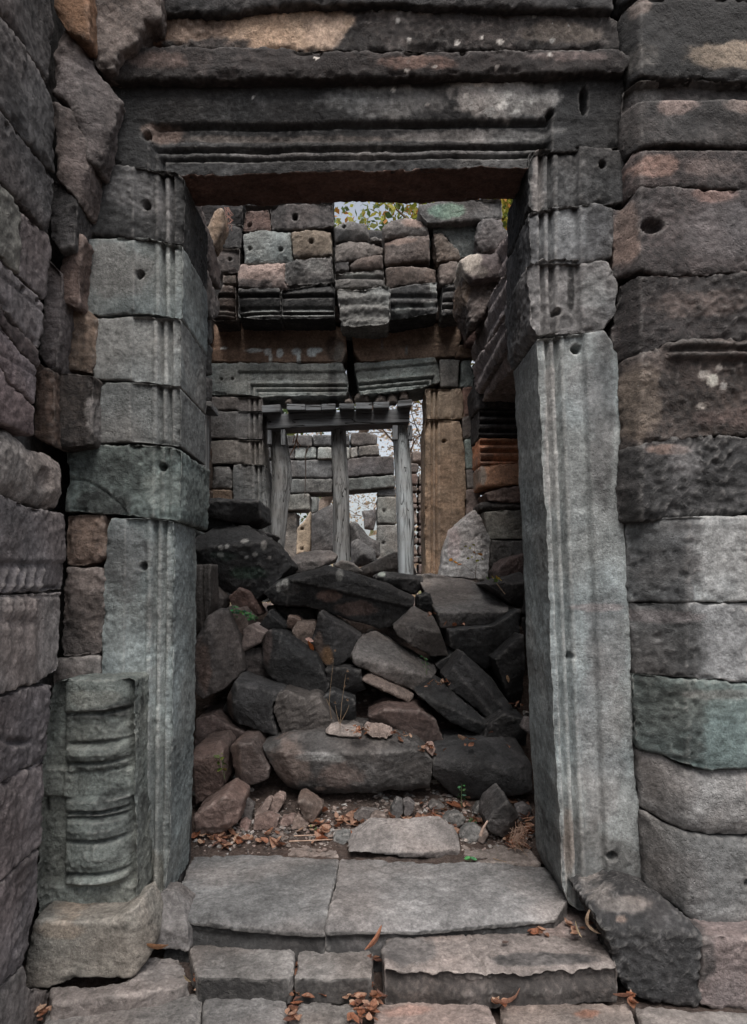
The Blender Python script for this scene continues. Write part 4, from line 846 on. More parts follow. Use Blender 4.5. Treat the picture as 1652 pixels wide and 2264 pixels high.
sheet('ground', -60, 60, -20, 140, 60, 80, lambda X, Y: np.where((Y > 10), .35, -.045) + 0 * X, M_SOIL)
_gx, _gy = np.meshgrid(-1.3 + np.arange(262) * .01, 2.9 + np.arange(322) * .01)
_ZG = z_in(_gx.ravel(), _gy.ravel()).reshape(_gx.shape)
def fz(x, y):   # floor height at world x, y
    i = min(max((x + 1.3) / .01, 0), 259.9); j = min(max((y - 2.9) / .01, 0), 319.9); a, b = int(i), int(j); s, t = i - a, j - b
    return float((_ZG[b, a] * (1 - s) + _ZG[b, a + 1] * s) * (1 - t) + (_ZG[b + 1, a] * (1 - s) + _ZG[b + 1, a + 1] * s) * t)
def on_floor(px, py):     # where the sight line of a picture point meets the floor
    Y = 2.95
    while Y < 5.4:
        z = H + (CY - py) * Y / F; x = (px - CX) * Y / F
        if z <= fz(x, Y): break
        Y += .01
    return x, Y, fz(x, Y)

FG = dict(facet=.45, jit=.003, tilt=-.24)
def rub(label, poly, D, col=DARK, grime=.2, th=.38, vox=.008, sm=1, m=None, **kw):
    for k, v in FG.items(): kw.setdefault(k, v)
    ext = max(p[0] for p in poly) - min(p[0] for p in poly)
    poly = simplify(poly, 7 if ext > 110 else (5 if ext > 60 else 3)); kw.setdefault('lich', .04); kw.setdefault('chip', .6)
    o = stone('fallen_block', poly, D, th, vox=vox, col=col, grime=grime, sm=sm, m=m or M_ROUGH, **kw)
    tag(o, label, 'fallen block', 'fallen temple blocks'); return o
RB1 = (.055,.056,.058); RB2 = (.078,.077,.079); RB3 = (.19,.15,.135)
rub('broad dark block dotted with white lichen rings at the top left of the rubble', [(430,1190),(470,1162),(545,1160),(600,1197),(628,1225),(640,1250),(605,1295),(560,1330),(480,1300),(430,1245)], 4.35, RB1, .3, .55, amp=1.5, creases=[(430,1215,600,1200,'a',1.62),(560,1200,600,1300,'r',.8)],
    blobs=[(495,1213,6,6,(.5,.5,.48),.95,-.3),(507,1210,5,6,(.5,.5,.48),.9,-.3),(493,1228,7,6,(.55,.55,.53),.95,-.3),(543,1197,9,5,(.45,.45,.43),.9,-.2),(549,1234,5,4,(.4,.4,.39),.8,0),(568,1227,6,5,(.45,.45,.43),.8,0),(597,1233,4,4,(.5,.5,.48),.9,-.2),(585,1205,6,10,(.4,.4,.38),.7,0),(555,1265,40,16,(.07,.12,.09),.7,.2),(500,1230,30,10,(.08,.12,.10),.5,.2)])
rub('flat slab jutting out below the side post, topmost at the left', [(420,1101),(500,1100),(570,1103),(578,1112),(576,1143),(540,1157),(490,1150),(420,1138)], 4.4, RB1, .2, .55, creases=[(420,1110,578,1108,'a',2.03),(440,1142,560,1142,'b',1.0)])
rub('thin dark wedge beneath the topmost flat slab at the left', [(438,1133),(497,1138),(522,1162),(500,1170),(432,1170)], 4.5, RB1, .25)
rub('pointed dark flake sticking right above the lichen-dotted block', [(541,1163),(575,1168),(604,1181),(592,1200),(560,1195)], 4.55, RB2, .25)
rub('dark slope of stone running down to the left log post', [(597,1200),(620,1215),(641,1246),(640,1290),(590,1280)], 4.75, RB1, .25)
rub('long humped boulder with white lichen patches in the middle of the rubble', [(584,1312),(596,1296),(614,1283),(654,1265),(690,1252),(720,1249),(745,1253),(800,1272),(860,1290),(900,1306),(920,1320),(917,1342),(905,1365),(884,1384),(840,1391),(790,1374),(740,1357),(680,1340),(605,1337),(588,1326)], 4.3, RB1, .25, .6, amp=1.2,
    creases=[(590,1300,740,1262,'a',2.16),(730,1262,920,1325,'a',1.62),(640,1345,860,1400,'b',.6)],
    front=lambda px,py: .03*sstep(py-(1288+(px-666)*.23),-3,6)*(px>640), blobs=[(631,1287,9,8,(.55,.56,.53),.95,-.3),(618,1296,6,12,(.45,.46,.44),.8,-.2,.4),(640,1300,30,16,(.16,.155,.15),.5,.1,.7),(752,1270,8,14,(.4,.41,.39),.6,0,.6),(725,1318,28,14,(.30,.21,.18),.75,0),(790,1345,45,16,(.22,.155,.135),.6,.1)])
rub('dark block with one pale lichen ring behind the humped boulder', [(826,1274),(847,1264),(900,1266),(935,1274),(933,1300),(918,1314),(870,1300),(836,1286)], 4.7, RB1, .25, creases=[(826,1274,935,1280,'a',1.62)], blobs=[(845,1270,8,5,(.45,.5,.46),.95,-.3)])
rub('big grey flat-topped block at the right of the rubble', [(938,1270),(970,1266),(1001,1272),(1071,1286),(1100,1305),(1130,1338),(1126,1352),(1100,1375),(1082,1390),(1050,1382),(1000,1396),(975,1386),(966,1356),(952,1307)], 4.25, (.19,.18,.175), .08, .6, amp=1.3, creases=[(966,1352,1135,1350,'a',2.97),(966,1392,1100,1384,'b',.8)], blobs=[(1060,1320,50,5,(.3,.29,.28),.5,0),(955,1285,14,16,(.26,.24,.22),.6,0)])
rub('dark bulky block in shade beneath the grey flat-topped block', [(992,1392),(1092,1380),(1148,1345),(1148,1400),(1130,1415),(1111,1454),(1076,1482),(1025,1445),(996,1428)], 4.15, RB1, .2, .5)
rub('broken angular block with a grey upper face, left of the flat-topped block', [(871,1387),(895,1362),(921,1342),(940,1356),(964,1365),(980,1395),(996,1452),(954,1452),(903,1424),(882,1408)], 4.1, (.155,.145,.14), .12, .4, creases=[(900,1428,925,1385,'l',.9),(925,1386,970,1396,'a',2.03)])
rub('flaky grey slab slanting down to the right in the middle', [(777,1450),(793,1420),(809,1408),(832,1406),(858,1416),(891,1431),(922,1454),(975,1485),(965,1500),(955,1512),(926,1530),(890,1514),(840,1492),(785,1468)], 4.0, (.18,.168,.162), .04, .45, amp=1.8, creases=[(782,1448,960,1500,'a',2.29)], m=M_SMOOTH)
rub('thin moulded cornice piece lying under the flaky grey slab', [(800,1504),(821,1491),(870,1512),(917,1540),(905,1556),(870,1545),(837,1528)], 3.92, (.30,.235,.205), .0, .25, vox=.008, domer=.03, creases=[(803,1503,915,1545,'a',1.89)])
rub('long block with two ledges slanting down to the right jamb', [(985,1499),(1010,1466),(1027,1443),(1048,1457),(1095,1510),(1139,1571),(1137,1583),(1113,1610),(1083,1592),(1035,1555),(994,1525)], 3.85, RB2, .15, .45, creases=[(1018,1452,1135,1590,'r',1.8),(1000,1478,1108,1610,'l',.25)], front=lambda px,py: .02*sstep((px-1010)*.72-(py-1480)*.6,-4,2))
rub('long dark block parallel to the ledged block, below it on the left', [(922,1536),(945,1520),(971,1511),(994,1525),(1035,1558),(1078,1597),(1070,1630),(1036,1620),(1000,1598),(954,1567)], 3.78, RB1, .2, .45, creases=[(925,1528,1075,1605,'a',1.62)])
rub('upright boulder with an orange stained face, centre', [(687,1422),(699,1370),(708,1351),(722,1352),(760,1376),(799,1408),(792,1443),(771,1461),(741,1479),(718,1472),(700,1450)], 4.05, RB2, .2, .4, creases=[(716,1352,752,1478,'r',.9)], blobs=[(722,1450,14,24,(.36,.21,.11),.75,0),(705,1430,12,30,(.22,.16,.13),.6,0)])
rub('large dark round-shouldered boulder left of centre', [(577,1408),(584,1397),(597,1392),(619,1397),(654,1419),(701,1450),(716,1472),(727,1497),(729,1520),(710,1542),(690,1540),(654,1532),(593,1492),(577,1466)], 3.92, RB1, .25, .45, creases=[(622,1398,606,1495,'l',.7),(600,1395,725,1500,'a',.9)], blobs=[(592,1430,12,40,(.16,.12,.11),.6,.1)])
rub('tall leaning boulder with chiselled brown side against the left jamb', [(430,1425),(450,1388),(462,1363),(488,1344),(502,1351),(515,1385),(527,1425),(535,1487),(500,1522),(470,1537),(448,1546),(430,1530)], 3.8, (.135,.125,.122), .15, .45, amp=1.2, creases=[(468,1380,478,1510,'r',.9),(470,1380,500,1350,'a',.8)], blobs=[(452,1470,18,60,(.27,.20,.175),.8,0)])
rub('small pitted reddish-grey block behind the tall leaning boulder', [(503,1350),(532,1344),(551,1368),(549,1382),(530,1419),(514,1386)], 4.0, RB3, .1, .3)
rub('pale angular block lit from above, between the leaning and round-shouldered boulders', [(536,1391),(553,1380),(568,1386),(586,1399),(578,1421),(550,1436),(532,1446)], 3.92, (.29,.245,.23), -.05, .3, creases=[(532,1440,584,1412,'b',1.)])
rub('reddish block in shadow beneath the lichen-dotted block', [(504,1320),(532,1300),(551,1309),(562,1330),(573,1360),(551,1358),(514,1340)], 4.25, (.22,.14,.12), .1)
rub('small dark rough block right of the green seedling', [(570,1384),(582,1364),(593,1348),(607,1355),(620,1370),(631,1386),(624,1400),(589,1398)], 4.1, RB1, .2, amp=1.6)
rub('small brown-grey block left of the orange-stained boulder', [(645,1396),(650,1384),(657,1375),(692,1375),(699,1390),(690,1415),(677,1433),(664,1428)], 4.12, (.25,.205,.18), .05)
rub('little tan stone under the humped boulder', [(636,1361),(652,1361),(666,1371),(648,1394),(631,1389)], 4.2, (.28,.20,.165), .0, .2)
rub('big squared block with a pale left edge, lower left', [(478,1586),(500,1540),(523,1498),(575,1510),(628,1527),(606,1550),(600,1578),(616,1630),(585,1622),(540,1604)], 3.72, RB2, .2, .45, amp=1.2, creases=[(527,1500,516,1600,'l',1.3),(523,1506,628,1534,'a',1.76)], blobs=[(508,1565,10,40,(.30,.23,.20),.7,0)])
rub('block with slanting chisel grooves leaning on the squared block', [(600,1572),(603,1548),(612,1534),(631,1527),(655,1534),(678,1544),(692,1538),(705,1541),(728,1575),(747,1605),(717,1626),(645,1634),(622,1630)], 3.66, (.125,.118,.114), .15, .4, front=lambda px,py: .006*sstep(np.sin((py*1.0+px*.42)*.42+.9*np.sin(px*.11)),.0,.9)*sstep(np.sin(px*.17+py*.05),-.8,.2), creases=[(600,1540,740,1590,'a',.5)])
rub('long massive block lying across the front of the rubble', [(577,1654),(585,1646),(640,1630),(701,1622),(790,1628),(888,1634),(927,1648),(957,1680),(955,1752),(880,1757),(790,1759),(700,1762),(631,1754),(603,1716),(586,1685)], 3.5, (.125,.118,.115), .25, .5, vox=.0085, amp=1.2, creases=[(585,1658,955,1658,'a',2.03),(622,1640,665,1762,'l',.7),(640,1738,950,1740,'b',.6)],
    blobs=[(640,1690,45,60,(.235,.175,.15),.7,.05),(700,1668,50,10,(.34,.34,.335),.6,0),(745,1672,20,10,(.33,.33,.32),.6,0),(755,1715,50,34,(.25,.18,.155),.5,.05),(708,1745,14,5,(.5,.4,.35),.8,-.1)])
rub('dark slant-topped block at the front right, touching the right jamb', [(959,1676),(970,1663),(1000,1658),(1080,1654),(1160,1651),(1175,1690),(1175,1752),(1120,1768),(1083,1773),(1010,1771),(975,1745),(959,1720)], 3.5, RB2, .15, .5, vox=.0085, creases=[(962,1676,1080,1685,'a',1.89),(1060,1670,1170,1735,'a',.9)])
rub('squarish brown block against the left jamb, front row', [(430,1655),(460,1646),(483,1643),(497,1658),(496,1700),(492,1744),(460,1768),(430,1784)], 3.42, (.17,.125,.112), .1, .35, creases=[(430,1668,497,1664,'a',2.03)])
rub('chunky two-faced block beside the squarish brown block', [(508,1655),(530,1640),(560,1637),(596,1698),(591,1721),(560,1738),(524,1752),(515,1727)], 3.5, (.17,.135,.125), .1, .35, creases=[(536,1640,532,1750,'l',1.0)], blobs=[(522,1680,14,40,(.30,.23,.2),.6,0)])
rub('brown wedge-shaped boulder on the soil at the left jamb foot', [(430,1802),(465,1778),(500,1756),(515,1762),(532,1778),(524,1816),(504,1838),(470,1850),(430,1843)], 3.2, (.23,.165,.145), .02, .3, vox=.008, creases=[(502,1756,508,1840,'r',1.1)], blobs=[(460,1840,50,12,(.15,.12,.11),.7,.3)])
rub('squat brown stone under the massive front block', [(658,1768),(673,1764),(695,1776),(713,1792),(702,1808),(689,1820),(672,1814),(662,1790)], 3.32, (.22,.165,.14), .1, .16, vox=.007, creases=[(683,1766,690,1818,'r',.8)])
rub('black pointed boulder on the soil near the right jamb', [(1076,1815),(1090,1788),(1104,1774),(1118,1765),(1128,1771),(1145,1795),(1153,1815),(1137,1843),(1115,1855),(1079,1838)], 3.2, (.12,.115,.115), .25, .25, vox=.007, creases=[(1122,1768,1118,1850,'r',.7)])
rub('worn oblong stone lying directly behind the threshold', [(762,1884),(775,1868),(820,1848),(870,1844),(923,1843),(985,1842),(1006,1852),(1018,1866),(1021,1900),(1016,1907),(960,1903),(870,1893),(790,1890)], 3.06, (.27,.245,.235), .05, .22, vox=.0068, m=M_SMOOTH, amp=1.1, creases=[(762,1880,1010,1882,'a',2.70)], blobs=[(900,1893,120,10,(.14,.13,.13),.7,.3)])
rub('dark tooth-edged block behind the dry stems', [(713,1541),(734,1524),(785,1545),(783,1592),(760,1600),(738,1597)], 3.85, RB1, .2)
rub('dark block under the orange-stained boulder', [(720,1478),(760,1474),(797,1482),(808,1525),(771,1541),(729,1522)], 3.95, RB1, .25)
rub('brownish boulder half buried under the long dark block', [(815,1585),(850,1566),(925,1565),(965,1590),(985,1640),(900,1650),(830,1628)], 3.75, (.155,.115,.105), .2)
rub('dark block in the shadow between the left jamb and the squared block', [(430,1590),(470,1580),(515,1605),(560,1625),(560,1655),(430,1655)], 3.75, (.13,.10,.095), .2)
rub('dark block wedged low against the right jamb', [(1075,1600),(1110,1575),(1165,1590),(1170,1655),(1090,1655),(1068,1630)], 3.75, RB1, .2)
rub('dark block deep behind the ledged block at the right', [(1090,1455),(1150,1400),(1160,1570),(1130,1560)], 4.0, RB1, .25)
rub('upright split slab against the left jamb', [(428,1250),(455,1246),(470,1248),(471,1337),(452,1386),(428,1400)], 3.9, (.17,.155,.145), .1, .15, front=lambda px,py: .02*np.exp(-((px-452)/3)**2)+.012*np.exp(-((px-462)/2)**2))
rub('dark grey stone behind the upright split slab', [(468,1295),(495,1321),(492,1345),(470,1352)], 4.2, (.16,.14,.13), .1, .2)
rub('rounded reddish boulder at the right edge beside the leaning pointed slab', [(1100,1262),(1112,1243),(1126,1232),(1160,1224),(1160,1290),(1105,1290)], 4.5, (.165,.125,.12), .15, .3)
rub('dark slab by the right jamb below the yellow-leaved seedling', [(1070,1290),(1110,1276),(1160,1264),(1160,1345),(1125,1332)], 4.3, RB2, .15, creases=[(1070,1290,1160,1288,'a',1.89)])
rub('flat grey slab at the foot of the left and middle log posts', [(632,1240),(663,1220),(700,1215),(729,1215),(744,1226),(738,1240),(690,1262),(640,1270)], 4.95, (.19,.175,.17), .05, .4, creases=[(634,1248,742,1232,'a',1.89)])
rub('small stone heap at the foot of the middle log post', [(738,1250),(755,1238),(780,1245),(802,1262),(790,1275),(750,1268)], 4.8, (.19,.175,.165), .1, .3)
rub('big dark boulder between the middle and right log posts', [(780,1262),(830,1236),(872,1221),(905,1226),(925,1262),(930,1285),(780,1285)], 5.9, (.12,.11,.105), .2, .5, dome=.06, domer=.15)
rub('dark block in the gap right of the humped boulder', [(925,1318),(950,1310),(965,1350),(940,1356),(924,1342)], 4.35, RB1, .25, .2)
rub('dark block under the humped boulder and behind the round-shouldered one', [(590,1340),(690,1345),(700,1372),(640,1378),(600,1372)], 4.5, (.09,.085,.08), .3)
rub('dark block in the hollow below the pale angular block', [(525,1440),(580,1430),(600,1500),(540,1505)], 4.0, (.10,.09,.088), .2)
rub('dark block in the hollow between the two slanting slabs', [(960,1470),(1000,1440),(1040,1450),(990,1500)], 4.15, RB1, .2)
o = stone('leaning_slab', [(976,1274),(980,1237),(988,1200),(1000,1170),(1024,1150),(1049,1128),(1066,1146),(1082,1180),(1087,1200),(1084,1240),(1078,1282)], 4.85, .2, vox=.008, col=(.60,.585,.58), grime=-.1, sm=1, chip=.3, amp=1.2, creases=[(1050,1130,1040,1280,'l',.35),(1062,1135,1066,1280,'r',.6)], blobs=[(1005,1200,14,40,(.66,.55,.55),.6,-.2)])
tag(o, 'tall pointed grey slab leaning before the rear doorway', 'stone slab')
# shards and small stones on the soil
SH = [
 ([(562,1806),(572,1790),(590,1768),(600,1771),(596,1790),(590,1810)], 'flat curved shard tilted on the soil left of the squat brown stone', (.27,.205,.18)),
 ([(592,1794),(603,1768),(615,1756),(628,1762),(626,1782),(612,1800)], 'wedge shard standing under the massive front block', (.26,.19,.165)),
 ([(526,1836),(530,1820),(540,1816),(551,1822),(549,1838)], 'small pinkish cube-like stone on the soil', (.30,.21,.19)),
 ([(560,1838),(562,1812),(590,1804),(615,1812),(612,1834)], 'flat half-buried brown slab among the shards', (.19,.14,.125)),
 ([(618,1826),(624,1812),(650,1808),(656,1818),(632,1830)], 'small flat shard beside the half-buried slab', (.27,.2,.18)),
 ([(642,1836),(648,1815),(658,1802),(672,1810),(684,1826),(676,1836)], 'tan shard just below the squat brown stone', (.29,.22,.19)),
 ([(864,1808),(866,1790),(878,1770),(890,1772),(892,1800),(884,1818)], 'dark grey upright shard, left one of a close pair', (.13,.125,.125)),
 ([(895,1812),(893,1775),(905,1772),(918,1780),(914,1800)], 'dark grey upright shard, right one of a close pair', (.14,.13,.13)),
 ([(983,1815),(995,1803),(1015,1800),(1028,1812),(1018,1828),(995,1830)], 'dark angular stone among leaves left of the pointed boulder', (.16,.155,.15)),
 ([(1018,1852),(1032,1832),(1052,1828),(1068,1840),(1055,1858),(1036,1864)], 'grey flat-faced stone below the dark angular stone', (.19,.185,.18)),
 ([(1058,1862),(1066,1846),(1078,1840),(1078,1856),(1070,1866)], 'tan sliver of stone right of the grey flat-faced stone', (.27,.215,.19)),
 ([(1048,1800),(1058,1782),(1080,1776),(1092,1790),(1085,1808)], 'dark stone partly behind the pointed boulder', (.13,.125,.12)),
 ([(818,1812),(830,1800),(850,1804),(862,1826),(830,1836)], 'low brown stone in the middle of the soil strip', (.21,.165,.145)),
 ([(780,1810),(800,1790),(835,1796),(860,1812),(800,1824)], 'wide dark flat stone at the foot of the massive block', (.14,.125,.12)),
 ([(1145,1790),(1160,1782),(1176,1790),(1176,1812),(1150,1812)], 'dark stone tucked against the right jamb foot', (.13,.12,.12)),
 ([(560,1784),(545,1770),(530,1782),(534,1812),(552,1822)], 'dark stone between the wedge-shaped boulder and the shards', (.13,.115,.11)),
 ([(985,1788),(960,1776),(950,1786),(968,1800)], 'small dark stone below the slant-topped block', (.15,.14,.135)),
 ([(736,1862),(742,1850),(770,1846),(774,1858),(760,1868)], 'grey cube-like stone near the oblong stone', (.22,.22,.215)),
]
for poly, lb, col in SH:
    bx = sum(p[0] for p in poly) / len(poly); by = max(p[1] for p in poly) - 1
    X, Yf, zf_ = on_floor(bx, by)
    poly = simplify(poly, 3.5)
    o = stone('stone_shard', poly, Yf - .01, .07, vox=.0045, sm=0, facet=.25, chip=.2, col=col, grime=.05, jit=.002, tilt=.25, m=M_SMOOTH)
    tag(o, lb, 'stone shard', 'shards on the soil')
for poly, D, lb, col in (([(718,1624),(728,1610),(745,1605),(760,1611),(795,1616),(798,1628),(760,1629)], 3.52, 'pale shard lying on the left half of the massive front block', (.40,.34,.31)),
                    ([(806,1616),(812,1606),(845,1606),(868,1612),(872,1624),(855,1634),(822,1632)], 3.5, 'pale shard with a broken edge on the middle of the massive block', (.36,.29,.26)),
                    ([(942,1660),(948,1648),(960,1648),(966,1660),(957,1672)], 3.48, 'small pinkish stone in the notch between the two front blocks', (.42,.30,.26)),
                    ([(1156,1612),(1165,1590),(1180,1590),(1180,1630)], 3.55, 'dark shard low against the right jamb above the slant-topped block', (.14,.13,.13)),
                    ([(745,1618),(780,1600),(800,1606),(790,1620)], 3.6, 'grey flake behind the pale shards', (.2,.18,.17))):
    o = stone('stone_shard', poly, D, .09, vox=.006, sm=0, facet=.3, chip=.2, col=col, grime=-.1, tilt=.5, m=M_SMOOTH); tag(o, lb, 'stone shard')
for poly, lb, z in (([(1012,1905),(1030,1868),(1110,1858),(1168,1868),(1195,1908)], 'flat pale flagstone behind the right end of the threshold', .185), ([(636,1886),(640,1868),(700,1864),(742,1872),(750,1890)], 'flat flagstone just behind the threshold joint', .185), ([(690,1862),(760,1836),(840,1824),(845,1830),(770,1850),(720,1868)],'thin slab edge running across the soil', .20)):
    o = stone('flagstone', poly, z, .05, plane='T', vox=.008, col=(.26,.22,.20), grime=0, sm=5, m=M_SMOOTH); tag(o, lb, 'flagstone')

sheet('bedding_soil', -1.6, 1.6, 1.5, 2.75, 160, 80, lambda X, Y: np.where((Y > 2.42) & (X < .7), .03, -.03) + fbm(np.stack([X, Y, X * 0], 1), 12, 3) * .008, M_SOIL)
# =================================================================== GRAVEL, LEAVES, PLANTS, TREES
rr = random.Random(11)
def hull_rock(bm, c, r, rg, flat=.6):
    vs_ = []
    for _ in range(11):
        v = Vector((rg.gauss(0, 1), rg.gauss(0, 1), rg.gauss(0, 1))).normalized() * r * rg.uniform(.7, 1.1)
        v.z *= flat; vs_.append(bm.verts.new((c[0] + v.x, c[1] + v.y, c[2] + v.z)))
    res = bmesh.ops.convex_hull(bm, input=vs_)
    bmesh.ops.delete(bm, geom=[g for g in set(res['geom_interior'] + res['geom_unused']) if isinstance(g, bmesh.types.BMVert)], context='VERTS')
def colour_mesh(me, cols, lich=0):
    a = me.color_attributes.new('Col', 'FLOAT_COLOR', 'POINT'); a.data.foreach_set('color', np.array(cols, np.float32).ravel())
def gravel(name, spots, m):
    bm = bmesh.new(); cols = []
    pal = [(.15,.115,.10),(.11,.09,.08),(.19,.145,.13),(.08,.075,.075),(.20,.18,.165),(.26,.26,.26)]
    for (x, y, z, r) in spots:
        n0 = len(bm.verts); hull_rock(bm, (x, y, z + r * .2), r, rr, rr.uniform(.4, .8)); bm.verts.ensure_lookup_table()
        c = rr.choice(pal); cols += [(*c, 0.)] * (len(bm.verts) - n0)
    me = bpy.data.meshes.new(name); bm.to_mesh(me); bm.free(); colour_mesh(me, cols)
    o = link(name, me, m); o['kind'] = 'stuff'; o['label'] = 'small gravel and stone chips scattered over the soil'; o['category'] = 'gravel'; return o
sp_ = []
for _ in range(1500):
    px = rr.uniform(432, 1178); py = rr.triangular(1755, 1895, 1850)
    X, Y, Z = on_floor(px, py)
    sp_.append((X, Y, Z, rr.choice([.004, .005, .006, .007, .009, .013, .018])))
for _ in range(260):      # chips lodged higher up in the pile
    X = rr.uniform(-.95, .95); Y = rr.uniform(3.6, 5.2); sp_.append((X, Y, fz(X, Y), rr.uniform(.012, .04)))
for _ in range(160):
    X = rr.uniform(.05, .6); Y = rr.uniform(3.45, 3.75); sp_.append((X, Y, fz(X, Y), rr.uniform(.008, .022)))
gravel('gravel', sp_, M_SMOOTH)

def leaf_material():
    m, N, L, P = nmat('leaf'); at = N.new('ShaderNodeAttribute'); at.attribute_name = 'Col'
    tc = N.new('ShaderNodeTexCoord'); n = noise_n(N, L, tc.outputs['Object'], 90, 4, .6)
    c = mixc(N, L, 1., at.outputs['Color'], maprange(N, L, n, .3, .7, .65, 1.3), 'MULTIPLY')
    L.new(c, P.inputs['Base Color']); P.inputs['Roughness'].default_value = .6; P.inputs['Specular IOR Level'].default_value = .3
    tr = N.new('ShaderNodeBsdfTranslucent'); L.new(c, tr.inputs[0]); mx = N.new('ShaderNodeMixShader'); mx.inputs[0].default_value = .35
    L.new(P.outputs[0], mx.inputs[1]); L.new(tr.outputs[0], mx.inputs[2]); L.new(mx.outputs[0], N['Material Output'].inputs[0])
    return m
M_LEAF = leaf_material()
def leaf_geo(c, length, width, rz, pitch, roll, curl, rg):
    """one leaf, 3 x 7 points, folded along the midrib and curled"""
    V = []; ts = [0, .14, .32, .52, .72, .88, 1]; ws = [.05, .55, .95, 1., .75, .4, .02]
    cr, sr, cp, sp, cz, sz = math.cos(roll), math.sin(roll), math.cos(pitch), math.sin(pitch), math.cos(rz), math.sin(rz)
    for t, w_ in zip(ts, ws):
        for s in (-1, 0, 1):
            x = (t - .5) * length; y = s * w_ * width / 2; z = curl * length * ((t - .5) ** 2) * 1.6 + abs(s) * w_ * width * .22 + rg.uniform(-.03, .03) * width
            y, z = y * cr - z * sr, y * sr + z * cr; x, z = x * cp + z * sp, -x * sp + z * cp; x, y = x * cz - y * sz, x * sz + y * cz
            V.append((c[0] + x, c[1] + y, c[2] + z))
    Fc = []
    for k in range(6):
        a = k * 3; Fc += [(a, a + 1, a + 4, a + 3), (a + 1, a + 2, a + 5, a + 4)]
    return V, Fc
DEADC = [(.28,.13,.08),(.25,.10,.055),(.38,.22,.15),(.34,.20,.14),(.19,.09,.055),(.42,.28,.20),(.15,.075,.055)]
def mesh_of(name, V, Fc, cols, m, parent=None):
    V = np.array(V); c = V.mean(0); c[2] = V[:, 2].min()
    me = bpy.data.meshes.new(name); me.from_pydata([tuple(p) for p in V - c], [], Fc); colour_mesh(me, cols)
    me.polygons.foreach_set('use_smooth', [True] * len(Fc)); return link(name, me, m, parent, tuple(c))
V, Fc, cols = [], [], []
def add_leaf(p, ln, wd, col, flat=.35, curl=None):
    v, f = leaf_geo(p, ln, wd, rr.uniform(0, 6.28), rr.uniform(-flat, flat), rr.uniform(-flat, flat), rr.uniform(-.2, .8) if curl is None else curl, rr)
    n0 = len(V); V.extend(v); Fc.extend([tuple(i + n0 for i in q) for q in f]); cols.extend([(*col, 0)] * len(v))
def litter(n, x0, x1, y0, y1, mode=None, size=(.026, .068)):
    for _ in range(n):
        px = rr.uniform(x0, x1); py = rr.triangular(y0, y1, mode if mode else (y0 + y1) / 2)
        X, Y, Z = on_floor(px, py); ln = rr.uniform(*size)
        add_leaf((X, Y, Z + .012 + rr.random() * .012), ln, ln * rr.uniform(.35, .7), rr.choice(DEADC), .6)
litter(40, 432, 720, 1830, 1888, 1862); litter(18, 432, 560, 1845, 1885, 1870); litter(60, 680, 1000, 1800, 1850); litter(90, 930, 1175, 1775, 1860, 1815); litter(60, 1120, 1178, 1820, 1895); litter(60, 700, 1178, 1780, 1870)
def litter_z(n, x0, x1, y0, y1, z, size=(.02, .05)):
    for _ in range(n):
        X, Y, Z = PZ(rr.uniform(x0, x1), rr.uniform(y0, y1), z); ln = rr.uniform(*size); add_leaf((X, Y, z + .008 + rr.random() * .01), ln, ln * rr.uniform(.4, .7), rr.choice(DEADC))
for a in ((16,636,660,2200,2262,.02),(18,790,830,2180,2264,.02),(26,770,850,2205,2264,.015),(10,800,840,2085,2140,.06),(8,648,662,2110,2160,.04),(9,1395,1405,2205,2230,.02),(12,85,112,2225,2264,.02),(8,640,800,2204,2216,.02),(6,425,445,2100,2180,.04),(10,1255,1325,2045,2072,.135),(6,1090,1130,2215,2230,.02),(7,425,640,2190,2202,.02),(5,1165,1215,2062,2072,.12)): litter_z(*a)
def heap(n, x, y, Y, sx=.05, size=(.02, .045)):
    p = P3(x, y, Y)
    for _ in range(n):
        ln = rr.uniform(*size); add_leaf((p[0] + rr.gauss(0, sx), p[1] - rr.random() * .03, p[2] + rr.gauss(0, sx * .3)), ln, ln * .6, rr.choice(DEADC), .8)
heap(12, 970, 1507, 3.80, .035); heap(10, 800, 1612, 3.47, .03); heap(8, 880, 1622, 3.47, .03); heap(4, 950, 1358, 4.1, .02); heap(6, 1140, 1560, 3.75, .03); heap(8, 935, 1655, 3.5, .03); heap(14, 1020, 1648, 3.52, .12); heap(4, 1000, 1385, 4.0, .03); heap(5, 780, 1620, 3.45, .03)
o = mesh_of('leaf_litter', V, Fc, cols, M_LEAF); o['kind'] = 'stuff'; o['label'] = 'dry orange and brown leaf litter on soil and in joints'; o['category'] = 'leaf litter'
def one_leaf(label, p, ln, wd, col, rz, pitch, roll, curl):
    v, f = leaf_geo(p, ln, wd, rz, pitch, roll, curl, rr); o = mesh_of('dead_leaf', v, f, [(*col, 0)] * len(v), M_LEAF); tag(o, label, 'leaf', 'single fallen leaves')
one_leaf('curled orange-brown leaf at the left end of the pitted step stone', P3(345, 2098, 2.36), .075, .035, (.42,.22,.12), .1, .1, -.9, .5)
one_leaf('long curled tan leaf standing under the right jamb foot', P3(1294, 2042, 2.40), .10, .035, (.60,.44,.31), .3, 1.2, .4, .9)
one_leaf('pale yellow leaf left of the curled tan leaf on the cracked step', P3(1275, 2056, 2.36), .06, .02, (.66,.52,.33), 0, 1.2, .2, .3)
one_leaf('bright orange leaf caught beside the orange-stained boulder', P3(684, 1430, 3.98), .085, .055, (.62,.20,.07), 1.2, .9, .6, .2)
one_leaf('pinkish leaf above the bright orange leaf', P3(684, 1416, 4.0), .05, .03, (.60,.38,.32), .2, .3, .8, .2)
one_leaf('large red-brown leaf on the gap left of the cracked step stone', P3(834, 2080, 2.34), .10, .05, (.40,.18,.11), .9, -.5, -.7, .4)
